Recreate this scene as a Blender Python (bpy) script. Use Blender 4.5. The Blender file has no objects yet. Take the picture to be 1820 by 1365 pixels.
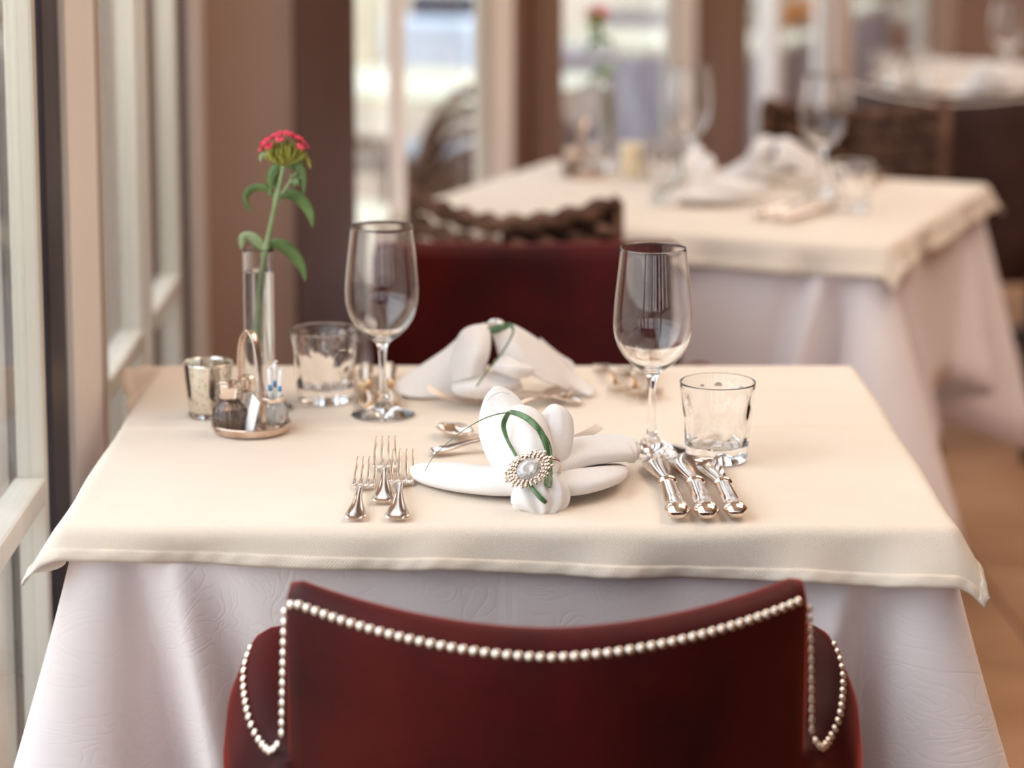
import bpy, bmesh, math, random
import numpy as np
from mathutils import Vector, Matrix, noise

# ------------------------------------------------------------------ camera model (85 mm lens, slightly shifted)
SC = bpy.context.scene
COL = SC.collection
F = 4297.0
PITCH = math.radians(8.5)
Y0 = -294 + F * math.tan(PITCH)
YAW = math.atan(71 / F)
H = 1.368
FWD = np.array([math.sin(YAW) * math.cos(PITCH), math.cos(YAW) * math.cos(PITCH), -math.sin(PITCH)])
RGT = np.array([math.cos(YAW), -math.sin(YAW), 0.0])
UPV = np.cross(RGT, FWD)
CAM = np.array([0, 0, H])


def T(x, y, z=0.75):
    d = FWD + RGT * (x - 910) / F - UPV * (y - Y0) / F
    return Vector(CAM + d * (z - H) / d[2])


def U(x, y, Y):
    d = FWD + RGT * (x - 910) / F - UPV * (y - Y0) / F
    return Vector(CAM + d * Y / d[1])


cd = bpy.data.cameras.new('camera')
cam = bpy.data.objects.new('camera', cd)
COL.objects.link(cam)
m = Matrix(((RGT[0], UPV[0], -FWD[0], 0), (RGT[1], UPV[1], -FWD[1], 0), (RGT[2], UPV[2], -FWD[2], H), (0, 0, 0, 1)))
cam.matrix_world = m
cd.sensor_width = 36
cd.lens = F / 1820 * 36
cd.shift_y = -(682.5 - Y0) / 1820
cd.clip_start = 0.05
cd.dof.use_dof = True
cd.dof.focus_distance = 2.29
cd.dof.aperture_fstop = 2.8
SC.camera = cam

# ------------------------------------------------------------------ world, lights, exposure
w = bpy.data.worlds.new('world')
SC.world = w
w.use_nodes = True
nt = w.node_tree
bg = nt.nodes['Background']
tc = nt.nodes.new('ShaderNodeTexCoord')
sp = nt.nodes.new('ShaderNodeSeparateXYZ')
cr = nt.nodes.new('ShaderNodeValToRGB')
nt.links.new(tc.outputs['Generated'], sp.inputs[0])
nt.links.new(sp.outputs['Z'], cr.inputs[0])
nt.links.new(cr.outputs[0], bg.inputs[0])
cr.color_ramp.elements[0].position = 0.0
cr.color_ramp.elements[0].color = (1.0, 0.95, 0.90, 1)
cr.color_ramp.elements[1].position = 0.16
cr.color_ramp.elements[1].color = (0.72, 0.84, 1.0, 1)
bg.inputs[1].default_value = 2.6


def area(name, loc, rot, sx, sy, power, color):
    l = bpy.data.lights.new(name, 'AREA')
    l.shape = 'RECTANGLE'
    l.size = sx
    l.size_y = sy
    l.energy = power
    l.color = color
    o = bpy.data.objects.new(name, l)
    o.location = loc
    o.rotation_euler = rot
    COL.objects.link(o)
    return o


# added warm fill under the ceiling and the daylight falling through the big windows
area('added_fill_light', (1.3, 2.7, 2.66), (0, 0, 0), 1.6, 1.6, 28, (1.0, 0.86, 0.75))
area('added_fill_light', (1.7, 4.9, 2.66), (0, 0, 0), 1.6, 1.6, 24, (1.0, 0.86, 0.74))
area('added_fill_light', (3.4, 7.2, 2.66), (0, 0, 0), 1.6, 1.6, 22, (1.0, 0.86, 0.74))
area('window_daylight', (-0.62, 2.2, 1.75), (0, math.radians(-90), 0), 1.5, 3.4, 22, (1.0, 0.94, 0.88))

SC.view_settings.view_transform = 'Standard'
SC.view_settings.look = 'None'
SC.view_settings.exposure = 0.15
SC.view_settings.gamma = 1.0
SC.view_settings.use_curve_mapping = False
SC.cycles.max_bounces = 14
SC.cycles.transmission_bounces = 12
SC.cycles.transparent_max_bounces = 24
SC.cycles.glossy_bounces = 6
SC.cycles.blur_glossy = 0.6
SC.cycles.sample_clamp_indirect = 4.0
SC.cycles.use_denoising = True

rnd = random.Random(7)


# ------------------------------------------------------------------ materials
def srgb(r, g, b):
    f = lambda c: (c / 255) / 12.92 if c / 255 <= 0.04045 else ((c / 255 + 0.055) / 1.055) ** 2.4
    return (f(r), f(g), f(b), 1)


MATS = {}


def mat(name, col, rough=0.5, metal=0.0, spec=0.5, **k):
    if name in MATS:
        return MATS[name]
    M = bpy.data.materials.new(name)
    M.use_nodes = True
    t = M.node_tree
    b = t.nodes['Principled BSDF']
    b.inputs['Base Color'].default_value = col
    b.inputs['Roughness'].default_value = rough
    b.inputs['Metallic'].default_value = metal
    b.inputs['Specular IOR Level'].default_value = spec
    for kk, v in k.items():
        if kk in b.inputs:
            b.inputs[kk].default_value = v
    MATS[name] = M
    return M


def vary(M, scale, c1, c2, bump=0.0, detail=4, stretch=(1, 1, 1), coords='Object', dist=0.002):
    t = M.node_tree
    b = t.nodes['Principled BSDF']
    tc = t.nodes.new('ShaderNodeTexCoord')
    mp = t.nodes.new('ShaderNodeMapping')
    mp.inputs['Scale'].default_value = stretch
    n = t.nodes.new('ShaderNodeTexNoise')
    n.inputs['Scale'].default_value = scale
    n.inputs['Detail'].default_value = detail
    r = t.nodes.new('ShaderNodeValToRGB')
    r.color_ramp.elements[0].position = 0.3
    r.color_ramp.elements[1].position = 0.7
    r.color_ramp.elements[0].color = c1
    r.color_ramp.elements[1].color = c2
    t.links.new(tc.outputs[coords], mp.inputs[0])
    t.links.new(mp.outputs[0], n.inputs[0])
    t.links.new(n.outputs[0], r.inputs[0])
    t.links.new(r.outputs[0], b.inputs['Base Color'])
    if bump:
        bm = t.nodes.new('ShaderNodeBump')
        bm.inputs['Strength'].default_value = bump
        bm.inputs['Distance'].default_value = dist
        t.links.new(n.outputs[0], bm.inputs['Height'])
        t.links.new(bm.outputs[0], b.inputs['Normal'])
    return M


def add_bump(M, node_out, strength, dist):
    t = M.node_tree
    b = t.nodes['Principled BSDF']
    bm = t.nodes.new('ShaderNodeBump')
    bm.inputs['Strength'].default_value = strength
    bm.inputs['Distance'].default_value = dist
    t.links.new(node_out, bm.inputs['Height'])
    if b.inputs['Normal'].links:
        t.links.new(b.inputs['Normal'].links[0].from_socket, bm.inputs['Normal'])
    t.links.new(bm.outputs[0], b.inputs['Normal'])


# cream overlay cloth: fine diagonal diamond weave
cream = mat('cream_weave', srgb(240, 222, 196), 0.85, spec=0.2, **{'Sheen Weight': 0.15})
vary(cream, 6, srgb(226, 210, 192), srgb(232, 217, 200))
t_ = cream.node_tree
tc = t_.nodes.new('ShaderNodeTexCoord')
prev = None
for ang in (38, -38):
    mp = t_.nodes.new('ShaderNodeMapping')
    mp.inputs['Rotation'].default_value = (0, 0, math.radians(ang))
    t_.links.new(tc.outputs['UV'], mp.inputs[0])
    wv = t_.nodes.new('ShaderNodeTexWave')
    wv.inputs['Scale'].default_value = 140
    t_.links.new(mp.outputs[0], wv.inputs[0])
    if prev is None:
        prev = wv
    else:
        mx = t_.nodes.new('ShaderNodeMath')
        mx.operation = 'MAXIMUM'
        t_.links.new(prev.outputs['Fac'], mx.inputs[0])
        t_.links.new(wv.outputs['Fac'], mx.inputs[1])
        add_bump(cream, mx.outputs[0], 0.5, 0.0004)
        prev = mx

# white damask skirt: woven floral scrolls in low relief
damask = mat('white_damask', srgb(242, 230, 228), 0.7, spec=0.25, **{'Sheen Weight': 0.1})
t_ = damask.node_tree
tc = t_.nodes.new('ShaderNodeTexCoord')
n1 = t_.nodes.new('ShaderNodeTexNoise')
n1.inputs['Scale'].default_value = 14
n1.inputs['Detail'].default_value = 1.5
n1.inputs['Distortion'].default_value = 2.2
ma = t_.nodes.new('ShaderNodeMath')
ma.operation = 'PINGPONG'
ma.inputs[1].default_value = 0.06
t_.links.new(tc.outputs['UV'], n1.inputs[0])
t_.links.new(n1.outputs[0], ma.inputs[0])
sm = t_.nodes.new('ShaderNodeMapRange')
sm.inputs[1].default_value = 0.0
sm.inputs[2].default_value = 0.03
t_.links.new(ma.outputs[0], sm.inputs[0])
add_bump(damask, sm.outputs[0], 0.22, 0.0010)
n2 = t_.nodes.new('ShaderNodeTexNoise')
n2.inputs['Scale'].default_value = 5
n2.inputs['Detail'].default_value = 5
t_.links.new(tc.outputs['UV'], n2.inputs[0])
add_bump(damask, n2.outputs[0], 0.25, 0.01)

linen = mat('napkin_linen', srgb(246, 240, 236), 0.8, spec=0.2, **{'Sheen Weight': 0.15})
vary(linen, 900, srgb(226, 219, 214), srgb(236, 230, 226), bump=0.15, dist=0.0004)
linen.node_tree.nodes['Principled BSDF'].inputs['Subsurface Weight'].default_value = 0.0

velvet = mat('red_velvet', srgb(96, 22, 16), 0.6, spec=0.15, **{'Sheen Weight': 1.0, 'Sheen Roughness': 0.28,
                                                              'Sheen Tint': srgb(235, 84, 52)})
vary(velvet, 7, srgb(46, 4, 5), srgb(84, 13, 9), bump=0.1, detail=6)
leather = mat('brown_leather', srgb(62, 38, 30), 0.5, spec=0.3)
vary(leather, 9, srgb(56, 34, 28), srgb(76, 50, 44), bump=0.1)
silver = mat('silver', srgb(236, 220, 206), 0.11, 1.0)
vary(silver, 60, srgb(232, 214, 198), srgb(244, 230, 218))
gold = mat('champagne_silver', srgb(226, 196, 160), 0.2, 1.0)
tarnish = mat('tarnished_silver', srgb(232, 205, 180), 0.24, 1.0)
vary(tarnish, 55, srgb(206, 172, 150), srgb(236, 222, 210), bump=0.03)
bead = mat('pearl_nail', srgb(246, 232, 216), 0.14, 1.0)
vary(bead, 300, srgb(240, 224, 208), srgb(250, 240, 226))
darkwood = mat('dark_wood', srgb(52, 30, 22), 0.4)
vary(darkwood, 12, srgb(44, 24, 17), srgb(66, 40, 28), stretch=(1, 1, 0.1))
glass = mat('clear_glass', (1, 1, 1, 1), 0.0, **{'Transmission Weight': 1.0, 'IOR': 1.5})
water = mat('water', (0.98, 1, 1, 1), 0.0, **{'Transmission Weight': 1.0, 'IOR': 1.33})
postcream = mat('cream_window_paint', srgb(250, 240, 232), 0.45)
vary(postcream, 8, srgb(248, 236, 226), srgb(252, 244, 238), stretch=(1, 1, .1))
postgrey = mat('grey_green_frame_paint', srgb(214, 208, 198), 0.45)
vary(postgrey, 8, srgb(196, 188, 174), srgb(212, 204, 190), stretch=(1, 1, .1))
gasket = mat('dark_gasket', srgb(44, 34, 40), 0.4)
vary(gasket, 10, srgb(38, 30, 36), srgb(52, 42, 46))
taupe = mat('taupe_paint', srgb(142, 112, 98), 0.7)
vary(taupe, 3, srgb(170, 138, 120), srgb(184, 152, 136), bump=0.03)
brownpost = mat('brown_wood_panel', srgb(132, 98, 78), 0.5)
vary(brownpost, 6, srgb(120, 86, 66), srgb(146, 112, 92), stretch=(1, 1, .15), bump=0.03)
ceilm = mat('ceiling_paint', srgb(236, 222, 205), 0.8)
vary(ceilm, 3, srgb(232, 218, 200), srgb(240, 227, 212))
tilem = mat('tan_floor_tile', srgb(176, 132, 98), 0.3)
vary(tilem, 4, srgb(160, 116, 82), srgb(190, 146, 112), bump=0.02)
grout = mat('floor_joint', srgb(110, 80, 58), 0.8)
vary(grout, 20, srgb(100, 72, 52), srgb(120, 90, 66))
pave = mat('terrace_paving', srgb(206, 186, 168), 0.8)
vary(pave, 0.9, srgb(186, 156, 128), srgb(218, 194, 168), bump=0.05)
wicker = mat('brown_wicker', srgb(104, 76, 62), 0.85, spec=0.1)
vary(wicker, 30, srgb(58, 38, 30), srgb(138, 104, 84))
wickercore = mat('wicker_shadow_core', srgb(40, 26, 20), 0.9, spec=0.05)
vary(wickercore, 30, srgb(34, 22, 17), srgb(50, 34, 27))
greenm = mat('leaf_green', srgb(86, 110, 54), 0.45)
vary(greenm, 40, srgb(66, 92, 42), srgb(108, 132, 76))
palegreen = mat('stem_green', srgb(150, 172, 110), 0.45)
vary(palegreen, 30, srgb(116, 138, 86), srgb(160, 174, 132))
yellowgreen = mat('bract_green', srgb(140, 140, 46), 0.5)
vary(yellowgreen, 60, srgb(104, 112, 34), srgb(170, 166, 72))
grassm = mat('grass_blade_green', srgb(64, 100, 52), 0.35)
vary(grassm, 120, srgb(40, 74, 36), srgb(108, 138, 90), stretch=(1, 1, .3))
petalm = mat('carnation_petal', srgb(226, 40, 70), 0.6)
vary(petalm, 160, srgb(214, 24, 54), srgb(244, 92, 118))
orangem = mat('orange_petal', srgb(232, 150, 50), 0.6)
vary(orangem, 60, srgb(222, 126, 30), srgb(240, 176, 84))
whitem = mat('white_petal', srgb(244, 236, 220), 0.6)
vary(whitem, 60, srgb(236, 226, 206), srgb(250, 244, 232))
paperw = mat('white_paper', srgb(244, 242, 238), 0.6)
vary(paperw, 60, srgb(240, 238, 232), srgb(248, 246, 244))
blueprint = mat('blue_print', srgb(70, 140, 190), 0.6)
vary(blueprint, 60, srgb(60, 130, 184), srgb(86, 152, 200))
pepper = mat('ground_pepper', srgb(96, 66, 50), 0.9)
vary(pepper, 700, srgb(50, 32, 24), srgb(150, 116, 92))
saltm = mat('salt_grains', srgb(232, 222, 216), 0.9)
vary(saltm, 700, srgb(222, 212, 206), srgb(244, 238, 232))
wax = mat('cream_candle_wax', srgb(244, 226, 190), 0.5)
vary(wax, 20, srgb(240, 220, 182), srgb(248, 232, 200))
cushionw = mat('white_outdoor_cloth', srgb(246, 242, 230), 0.8)
vary(cushionw, 5, srgb(240, 226, 192), srgb(248, 238, 212))
outgrey = mat('grey_and_shaded_cloth', srgb(150, 142, 152), 0.8)  # grey furniture; on the terrace skirts it paints in the cloth's shade
vary(outgrey, 5, srgb(136, 128, 140), srgb(164, 156, 166))
outblue = mat('pale_blue_cloth', srgb(206, 218, 232), 0.8)
vary(outblue, 5, srgb(196, 208, 226), srgb(222, 230, 240))
outdark = mat('dark_blue_cloth', srgb(60, 62, 74), 0.8)
vary(outdark, 5, srgb(50, 52, 64), srgb(74, 76, 88))
terracotta = mat('terracotta', srgb(176, 116, 84), 0.8)
vary(terracotta, 8, srgb(164, 104, 74), srgb(190, 132, 100))

# mercury glass: mottled silvering with dark pits
merc = mat('mercury_glass', srgb(226, 218, 206), 0.16, 1.0)
t_ = merc.node_tree
b_ = t_.nodes['Principled BSDF']
tc = t_.nodes.new('ShaderNodeTexCoord')
vo = t_.nodes.new('ShaderNodeTexVoronoi')
vo.inputs['Scale'].default_value = 300
r_ = t_.nodes.new('ShaderNodeValToRGB')
r_.color_ramp.elements[0].position = 0.20
r_.color_ramp.elements[0].color = srgb(110, 96, 84)
r_.color_ramp.elements[1].position = 0.27
r_.color_ramp.elements[1].color = srgb(232, 226, 214)
t_.links.new(tc.outputs['Object'], vo.inputs[0])
t_.links.new(vo.outputs['Distance'], r_.inputs[0])
t_.links.new(r_.outputs[0], b_.inputs['Base Color'])

# window pane: clear sheet, mirror-like at grazing angles
pane = bpy.data.materials.new('window_glass')
pane.use_nodes = True
t_ = pane.node_tree
t_.nodes.clear()
o_ = t_.nodes.new('ShaderNodeOutputMaterial')
mx = t_.nodes.new('ShaderNodeMixShader')
lw = t_.nodes.new('ShaderNodeLayerWeight')
lw.inputs['Blend'].default_value = 0.5
pw = t_.nodes.new('ShaderNodeMath')
pw.operation = 'POWER'
pw.inputs[1].default_value = 5.0
fr = t_.nodes.new('ShaderNodeMath')
fr.operation = 'MULTIPLY_ADD'
fr.inputs[1].default_value = 0.9
fr.inputs[2].default_value = 0.04
t_.links.new(lw.outputs['Facing'], pw.inputs[0])
t_.links.new(pw.outputs[0], fr.inputs[0])
tr = t_.nodes.new('ShaderNodeBsdfTransparent')
tr.inputs[0].default_value = (0.97, 0.98, 0.97, 1)
gl = t_.nodes.new('ShaderNodeBsdfGlossy')
gl.inputs['Roughness'].default_value = 0.01
t_.links.new(fr.outputs[0], mx.inputs[0])
t_.links.new(tr.outputs[0], mx.inputs[1])
t_.links.new(gl.outputs[0], mx.inputs[2])
t_.links.new(mx.outputs[0], o_.inputs[0])

crystal = mat('cut_crystal', (1, 0.98, 0.97, 1), 0.03, **{'Transmission Weight': 0.55, 'IOR': 2.0})
fillm = mat('fill_diffuser', (1, 1, 1, 1), 0.5, **{'Emission Color': (1.0, 0.86, 0.7, 1), 'Emission Strength': 3.0})  # unused glow for the added fill panels


# ------------------------------------------------------------------ object helpers
def link(o, parent=None):
    COL.objects.link(o)
    if parent is not None:
        o.parent = parent
    return o


def obj(name, vf, m, parent=None, smooth=True, uv=None):
    v, f = vf
    me = bpy.data.meshes.new(name)
    me.from_pydata([tuple(p) for p in v], [], f)
    if uv is not None:
        l = me.uv_layers.new()
        ids = np.empty(len(me.loops), dtype=np.int32)
        me.loops.foreach_get('vertex_index', ids)
        l.data.foreach_set('uv', np.array(uv, dtype=np.float32)[ids].ravel())
    me.materials.append(m)
    if smooth:
        me.polygons.foreach_set('use_smooth', [True] * len(me.polygons))
    me.update()
    o = bpy.data.objects.new(name, me)
    return link(o, parent)


def tag(o, label=None, cat=None, group=None, kind=None):
    if label:
        o['label'] = label
    if cat:
        o['category'] = cat
    if group:
        o['group'] = group
    if kind:
        o['kind'] = kind
    return o


def thing(name, label, cat, loc=(0, 0, 0), rz=0.0, group=None, kind=None):
    o = bpy.data.objects.new(name, None)
    o.empty_display_size = 0.05
    o.location = loc
    o.rotation_euler = (0, 0, rz)
    link(o)
    return tag(o, label, cat, group, kind)


def fixn(vf):
    bm = bmesh.new()
    vs = [bm.verts.new(tuple(p)) for p in vf[0]]
    for f in vf[1]:
        try:
            bm.faces.new([vs[i] for i in f])
        except ValueError:
            pass
    bmesh.ops.remove_doubles(bm, verts=bm.verts, dist=1e-6)
    bmesh.ops.recalc_face_normals(bm, faces=bm.faces)
    bm.verts.index_update()
    v = [tuple(x.co) for x in bm.verts]
    f = [[x.index for x in fc.verts] for fc in bm.faces]
    bm.free()
    return v, f


def merge(*parts):
    V, Fc = [], []
    for v, f in parts:
        k = len(V)
        V += [tuple(p) for p in v]
        Fc += [[i + k for i in x] for x in f]
    return V, Fc


def xf(vf, M):
    return [tuple(M @ Vector(p)) for p in vf[0]], vf[1]


def move(vf, d):
    return [(p[0] + d[0], p[1] + d[1], p[2] + d[2]) for p in vf[0]], vf[1]


def box(x0, x1, y0, y1, z0, z1, bev=0.0):
    bm = bmesh.new()
    bmesh.ops.create_cube(bm, size=1)
    for v in bm.verts:
        v.co = Vector(((x0 + x1) / 2 + v.co.x * (x1 - x0), (y0 + y1) / 2 + v.co.y * (y1 - y0), (z0 + z1) / 2 + v.co.z * (z1 - z0)))
    if bev:
        bmesh.ops.bevel(bm, geom=list(bm.edges), offset=bev, segments=2, affect='EDGES', profile=0.7)
    bm.verts.index_update()
    r = ([tuple(v.co) for v in bm.verts], [[v.index for v in f.verts] for f in bm.faces])
    bm.free()
    return r


def lathe(prof, seg=48, mod=None, closed=False):
    """prof: (r, z) from bottom axis outward; mod(angle, i, r, z)->r"""
    V, Fc = [], []
    # hold the edges: extra rings beside sharp profile corners keep smooth shading local
    out = []
    m_ = len(prof)

    def turn(a, b, c):
        u, v = (b[0] - a[0], b[1] - a[1]), (c[0] - b[0], c[1] - b[1])
        lu, lv = math.hypot(*u), math.hypot(*v)
        if lu < 1e-7 or lv < 1e-7:
            return 0
        return math.degrees(math.acos(max(-1, min(1, (u[0] * v[0] + u[1] * v[1]) / lu / lv))))
    sharp = [0 < i < m_ - 1 and turn(prof[i - 1], prof[i], prof[i + 1]) > 28 for i in range(m_)]
    for i in range(m_):
        out.append((prof[i], i))
        if i < m_ - 1:
            a, b = prof[i], prof[i + 1]
            L = math.hypot(b[0] - a[0], b[1] - a[1])
            e = min(.0004 * max(1, L / .02), L * .2)
            if L > .0015 and mod is None:
                if sharp[i]:
                    out.append(((a[0] + (b[0] - a[0]) * e / L, a[1] + (b[1] - a[1]) * e / L), i))
                if sharp[i + 1]:
                    out.append(((b[0] - (b[0] - a[0]) * e / L, b[1] - (b[1] - a[1]) * e / L), i))
    prof = [p for p, _ in out]
    idx = [k for _, k in out]
    n = len(prof)
    for q, (r, z) in enumerate(prof):
        i = idx[q]
        for j in range(seg):
            a = 2 * math.pi * j / seg
            rr = mod(a, i, r, z) if mod else r
            V.append((rr * math.cos(a), rr * math.sin(a), z))
    for i in range(n - 1):
        for j in range(seg):
            a, b = i * seg + j, i * seg + (j + 1) % seg
            Fc.append([a, b, b + seg, a + seg])
    if closed:
        for j in range(seg):
            a, b = (n - 1) * seg + j, (n - 1) * seg + (j + 1) % seg
            Fc.append([a, b, (j + 1) % seg, j])
    else:
        if prof[0][0] > 1e-5:
            Fc.append(list(range(seg))[::-1])
        if prof[-1][0] > 1e-5:
            Fc.append([(n - 1) * seg + j for j in range(seg)])
    return fixn((V, Fc))


def smoothp(pts, n=8):
    """Catmull-Rom through points (tuples of any length)."""
    P = [np.array(p, dtype=float) for p in pts]
    out = []
    for i in range(len(P) - 1):
        p0 = P[max(i - 1, 0)]
        p1, p2 = P[i], P[i + 1]
        p3 = P[min(i + 2, len(P) - 1)]
        for k in range(n):
            t = k / n
            out.append(0.5 * ((2 * p1) + (-p0 + p2) * t + (2 * p0 - 5 * p1 + 4 * p2 - p3) * t * t + (-p0 + 3 * p1 - 3 * p2 + p3) * t ** 3))
    out.append(P[-1])
    return out


def sweep(pts, wa, wb, side=None, seg=10, cap=True, power=1.0, mod=None):
    """sweep an ellipse (half widths wa, wb lists) along pts; side: fixed reference for axis a."""
    pts = [Vector(p[:3]) for p in pts]
    n = len(pts)
    V, Fc = [], []
    for i in range(n):
        t = (pts[min(i + 1, n - 1)] - pts[max(i - 1, 0)]).normalized()
        s = Vector(side(i) if callable(side) else (side or (0, 0, 1)))
        a = s.cross(t)
        if a.length < 1e-4:
            a = Vector((1, 0, 0)).cross(t)
        a.normalize()
        b = t.cross(a).normalized()
        for j in range(seg):
            th = 2 * math.pi * j / seg
            c, d = math.cos(th), math.sin(th)
            if power != 1.0:
                c = math.copysign(abs(c) ** power, c)
                d = math.copysign(abs(d) ** power, d)
            k = mod(i / (n - 1), th) if mod else 1.0
            V.append(tuple(pts[i] + a * (wa[i] * c * k) + b * (wb[i] * d * k)))
    for i in range(n - 1):
        for j in range(seg):
            x, y = i * seg + j, i * seg + (j + 1) % seg
            Fc.append([x, y, y + seg, x + seg])
    if cap:
        Fc.append(list(range(seg))[::-1])
        Fc.append([(n - 1) * seg + j for j in range(seg)])
    return V, Fc


def tube(pts, r, seg=8, side=None):
    n = len(pts)
    rr = r if isinstance(r, (list, tuple)) else [r] * n
    return sweep(pts, rr, rr, side=side, seg=seg)


def grid(fn, nu, nv, uvfn=None):
    V, UV = [], []
    for i in range(nu + 1):
        for j in range(nv + 1):
            V.append(tuple(fn(i / nu, j / nv)))
            UV.append(uvfn(i / nu, j / nv) if uvfn else (i / nu, j / nv))
    Fc = [[i * (nv + 1) + j, (i + 1) * (nv + 1) + j, (i + 1) * (nv + 1) + j + 1, i * (nv + 1) + j + 1] for i in range(nu) for j in range(nv)]
    return (V, Fc), UV


def patch(rows, nu=8, nv=8):
    """smooth surface through a lattice of 3-D points"""
    R = [smoothp(r, nv) for r in rows]
    cols = [smoothp([R[i][j] for i in range(len(R))], nu) for j in range(len(R[0]))]
    nj, ni = len(cols), len(cols[0])
    V = [tuple(cols[j][i]) for i in range(ni) for j in range(nj)]
    Fc = [[i * nj + j, i * nj + j + 1, (i + 1) * nj + j + 1, (i + 1) * nj + j] for i in range(ni - 1) for j in range(nj - 1)]
    return V, Fc


def solid(o, t, off=0.0):
    md = o.modifiers.new('thickness', 'SOLIDIFY')
    md.thickness = t
    md.offset = off
    return o


def copy_tree(o, parent=None):
    c = o.copy()
    COL.objects.link(c)
    if parent is not None:
        c.parent = parent
    for ch in list(o.children):
        copy_tree(ch, c)
    return c


def place(src, used, loc, rz=0.0, label=None, group=None, scale=1.0):
    """first use moves the source itself, later uses copy it with its parts"""
    o = copy_tree(src) if used else src
    o.location = loc
    o.rotation_euler = (0, 0, rz)
    o.scale = (scale,) * 3 if not isinstance(scale, tuple) else scale
    if label:
        o['label'] = label
    if group:
        o['group'] = group
    elif 'group' in o.keys():
        del o['group']
    return o


# ------------------------------------------------------------------ room shell
def S(o):
    o['kind'] = 'structure'
    return o


WX = -0.45                     # plane of the left glass wall
ANG = math.radians(21.3)       # the second glass front turns away by this angle
FD = Vector((math.sin(ANG), math.cos(ANG), 0))
FN = Vector((math.cos(ANG), -math.sin(ANG), 0))   # points into the room
FO = Vector((-0.207, 4.095, 0))

def slab(z0, z1):
    P = [(-.52, -3.2), (7, -3.2), (7, 11.6), (2.72, 11.6), (-.23, 4.13), (-.6, 4.13), (-.52, 3.9)]
    n = len(P)
    return fixn(([(x, y, z) for z in (z0, z1) for x, y in P], [list(range(n)), list(range(n, 2 * n))] + [[i, (i + 1) % n, (i + 1) % n + n, i + n] for i in range(n)]))


fl = S(obj('floor', slab(-0.06, -0.006), grout, smooth=False))
tile_me = None
for i in range(9):
    for j in range(13):
        x, y = 0.05 + i * 0.6, 1.75 + j * 0.6
        # only tiles the glass front leaves indoors
        if (Vector((x, y, 0)) - FO).dot(FN) < 0.35 and y > 3.8:
            continue
        if tile_me is None:
            o = obj('tile', box(-0.2975, 0.2975, -0.2975, 0.2975, -0.012, 0, 0.002), tilem, fl, smooth=False)
            tile_me = o.data
        else:
            o = bpy.data.objects.new('tile', tile_me)
            link(o, fl)
        o.location = (x, y, 0)
S(obj('ceiling', slab(2.7, 2.8), ceilm, smooth=False))
for x, y in ((1.3, 2.7), (1.7, 4.9), (3.4, 7.2)):  # unseen panels added above the fill lights
    o = obj('added_fill_panel', box(-.8, .8, -.8, .8, 0, .035, .01), ceilm, smooth=False)
    o.location = (x, y, 2.663)
    tag(o, {2.7: 'square panel added with the fill light over the laid front table', 4.9: 'square panel added with the fill light over the middle table',
            7.2: 'square panel added with the fill light over the far end of the room'}[y], 'ceiling lamp')
S(obj('wall_right', box(6.9, 7, -3.2, 12, 0, 2.7), brownpost, smooth=False))
S(obj('wall_back', merge(box(-0.5, 7, -3.2, -3.1, 0, 0.7), box(-0.5, 7, -3.2, -3.1, 2.45, 2.7), *[box(a, b, -3.2, -3.1, 0.7, 2.45) for a, b in ((-.5, -.3), (.15, .35), (.8, 1.5), (1.9, 2.6), (3.0, 4.2), (4.6, 7))]), brownpost, smooth=False))


def win_bay(name, y0, y1, rails=(0.70,), railh=0.026, fw=0.035):
    """one glazed bay of the left wall, y0..y1, sash frame all round with a glass pane"""
    t = thing(name, None, None, (WX, y0, 0), kind='structure')
    L = y1 - y0
    obj('frame', merge(box(-0.03, 0.0, 0, fw, 0.06, 2.5, .004), box(-0.03, 0.0, L - fw, L, 0.06, 2.5, .004),
                       box(-0.03, 0.0, fw, L - fw, 0.06, 0.13, .004), box(-0.03, 0.0, fw, L - fw, 2.43, 2.5, .004)), postgrey, t, smooth=False)
    for z in rails:
        obj('rail', box(-0.032, 0.002, fw, L - fw, z - railh, z, .004), postgrey, t, smooth=False)
    obj('window_pane', box(-0.018, -0.014, fw, L - fw, 0.13, 2.43), pane, t, smooth=False)
    return t


win_bay('window_1', 1.30, 2.50, fw=.022)
win_bay('window_2', 0.02, 1.22)
win_bay('window_3', -1.3, -0.06)
win_bay('window_4', -2.6, -1.38)
win_bay('window_5', 2.90, 3.28)
win_bay('window_6', 3.32, 3.70)
S(obj('wall_left', merge(box(WX - 0.1, WX + 0.02, -3.2, 3.9, 2.5, 2.7), box(WX - 0.1, WX + 0.02, -3.2, 3.9, 0.0, 0.06)), postcream, smooth=False))
# posts between the bays: dark gasket strip, cream cover post, brown reveal
S(obj('trim_1', box(WX - 0.05, WX + 0.0, 2.535, 2.635, 0.06, 2.5, .003), gasket, smooth=False))
S(obj('trim_2', box(WX - 0.05, WX + 0.008, 2.637, 2.84, 0.06, 2.5, .006), postcream, smooth=False))
S(obj('trim_3', box(WX - 0.05, WX + 0.002, 2.842, 2.895, 0.06, 2.5, .003), brownpost, smooth=False))
S(obj('trim_4', box(WX - 0.05, WX + 0.0, 3.705, 3.80, 0.06, 2.5, .003), gasket, smooth=False))
S(obj('trim_5', box(WX - 0.05, WX + 0.015, 3.802, 3.93, 0.06, 2.5, .006), postcream, smooth=False))
for k, y in enumerate((1.26, -0.02, -1.34, -2.7)):
    S(obj('trim_%d' % (6 + k), box(WX - 0.05, WX + 0.01, y - 0.038, y + 0.038, 0.06, 2.5, .006), postcream, smooth=False))

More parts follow.
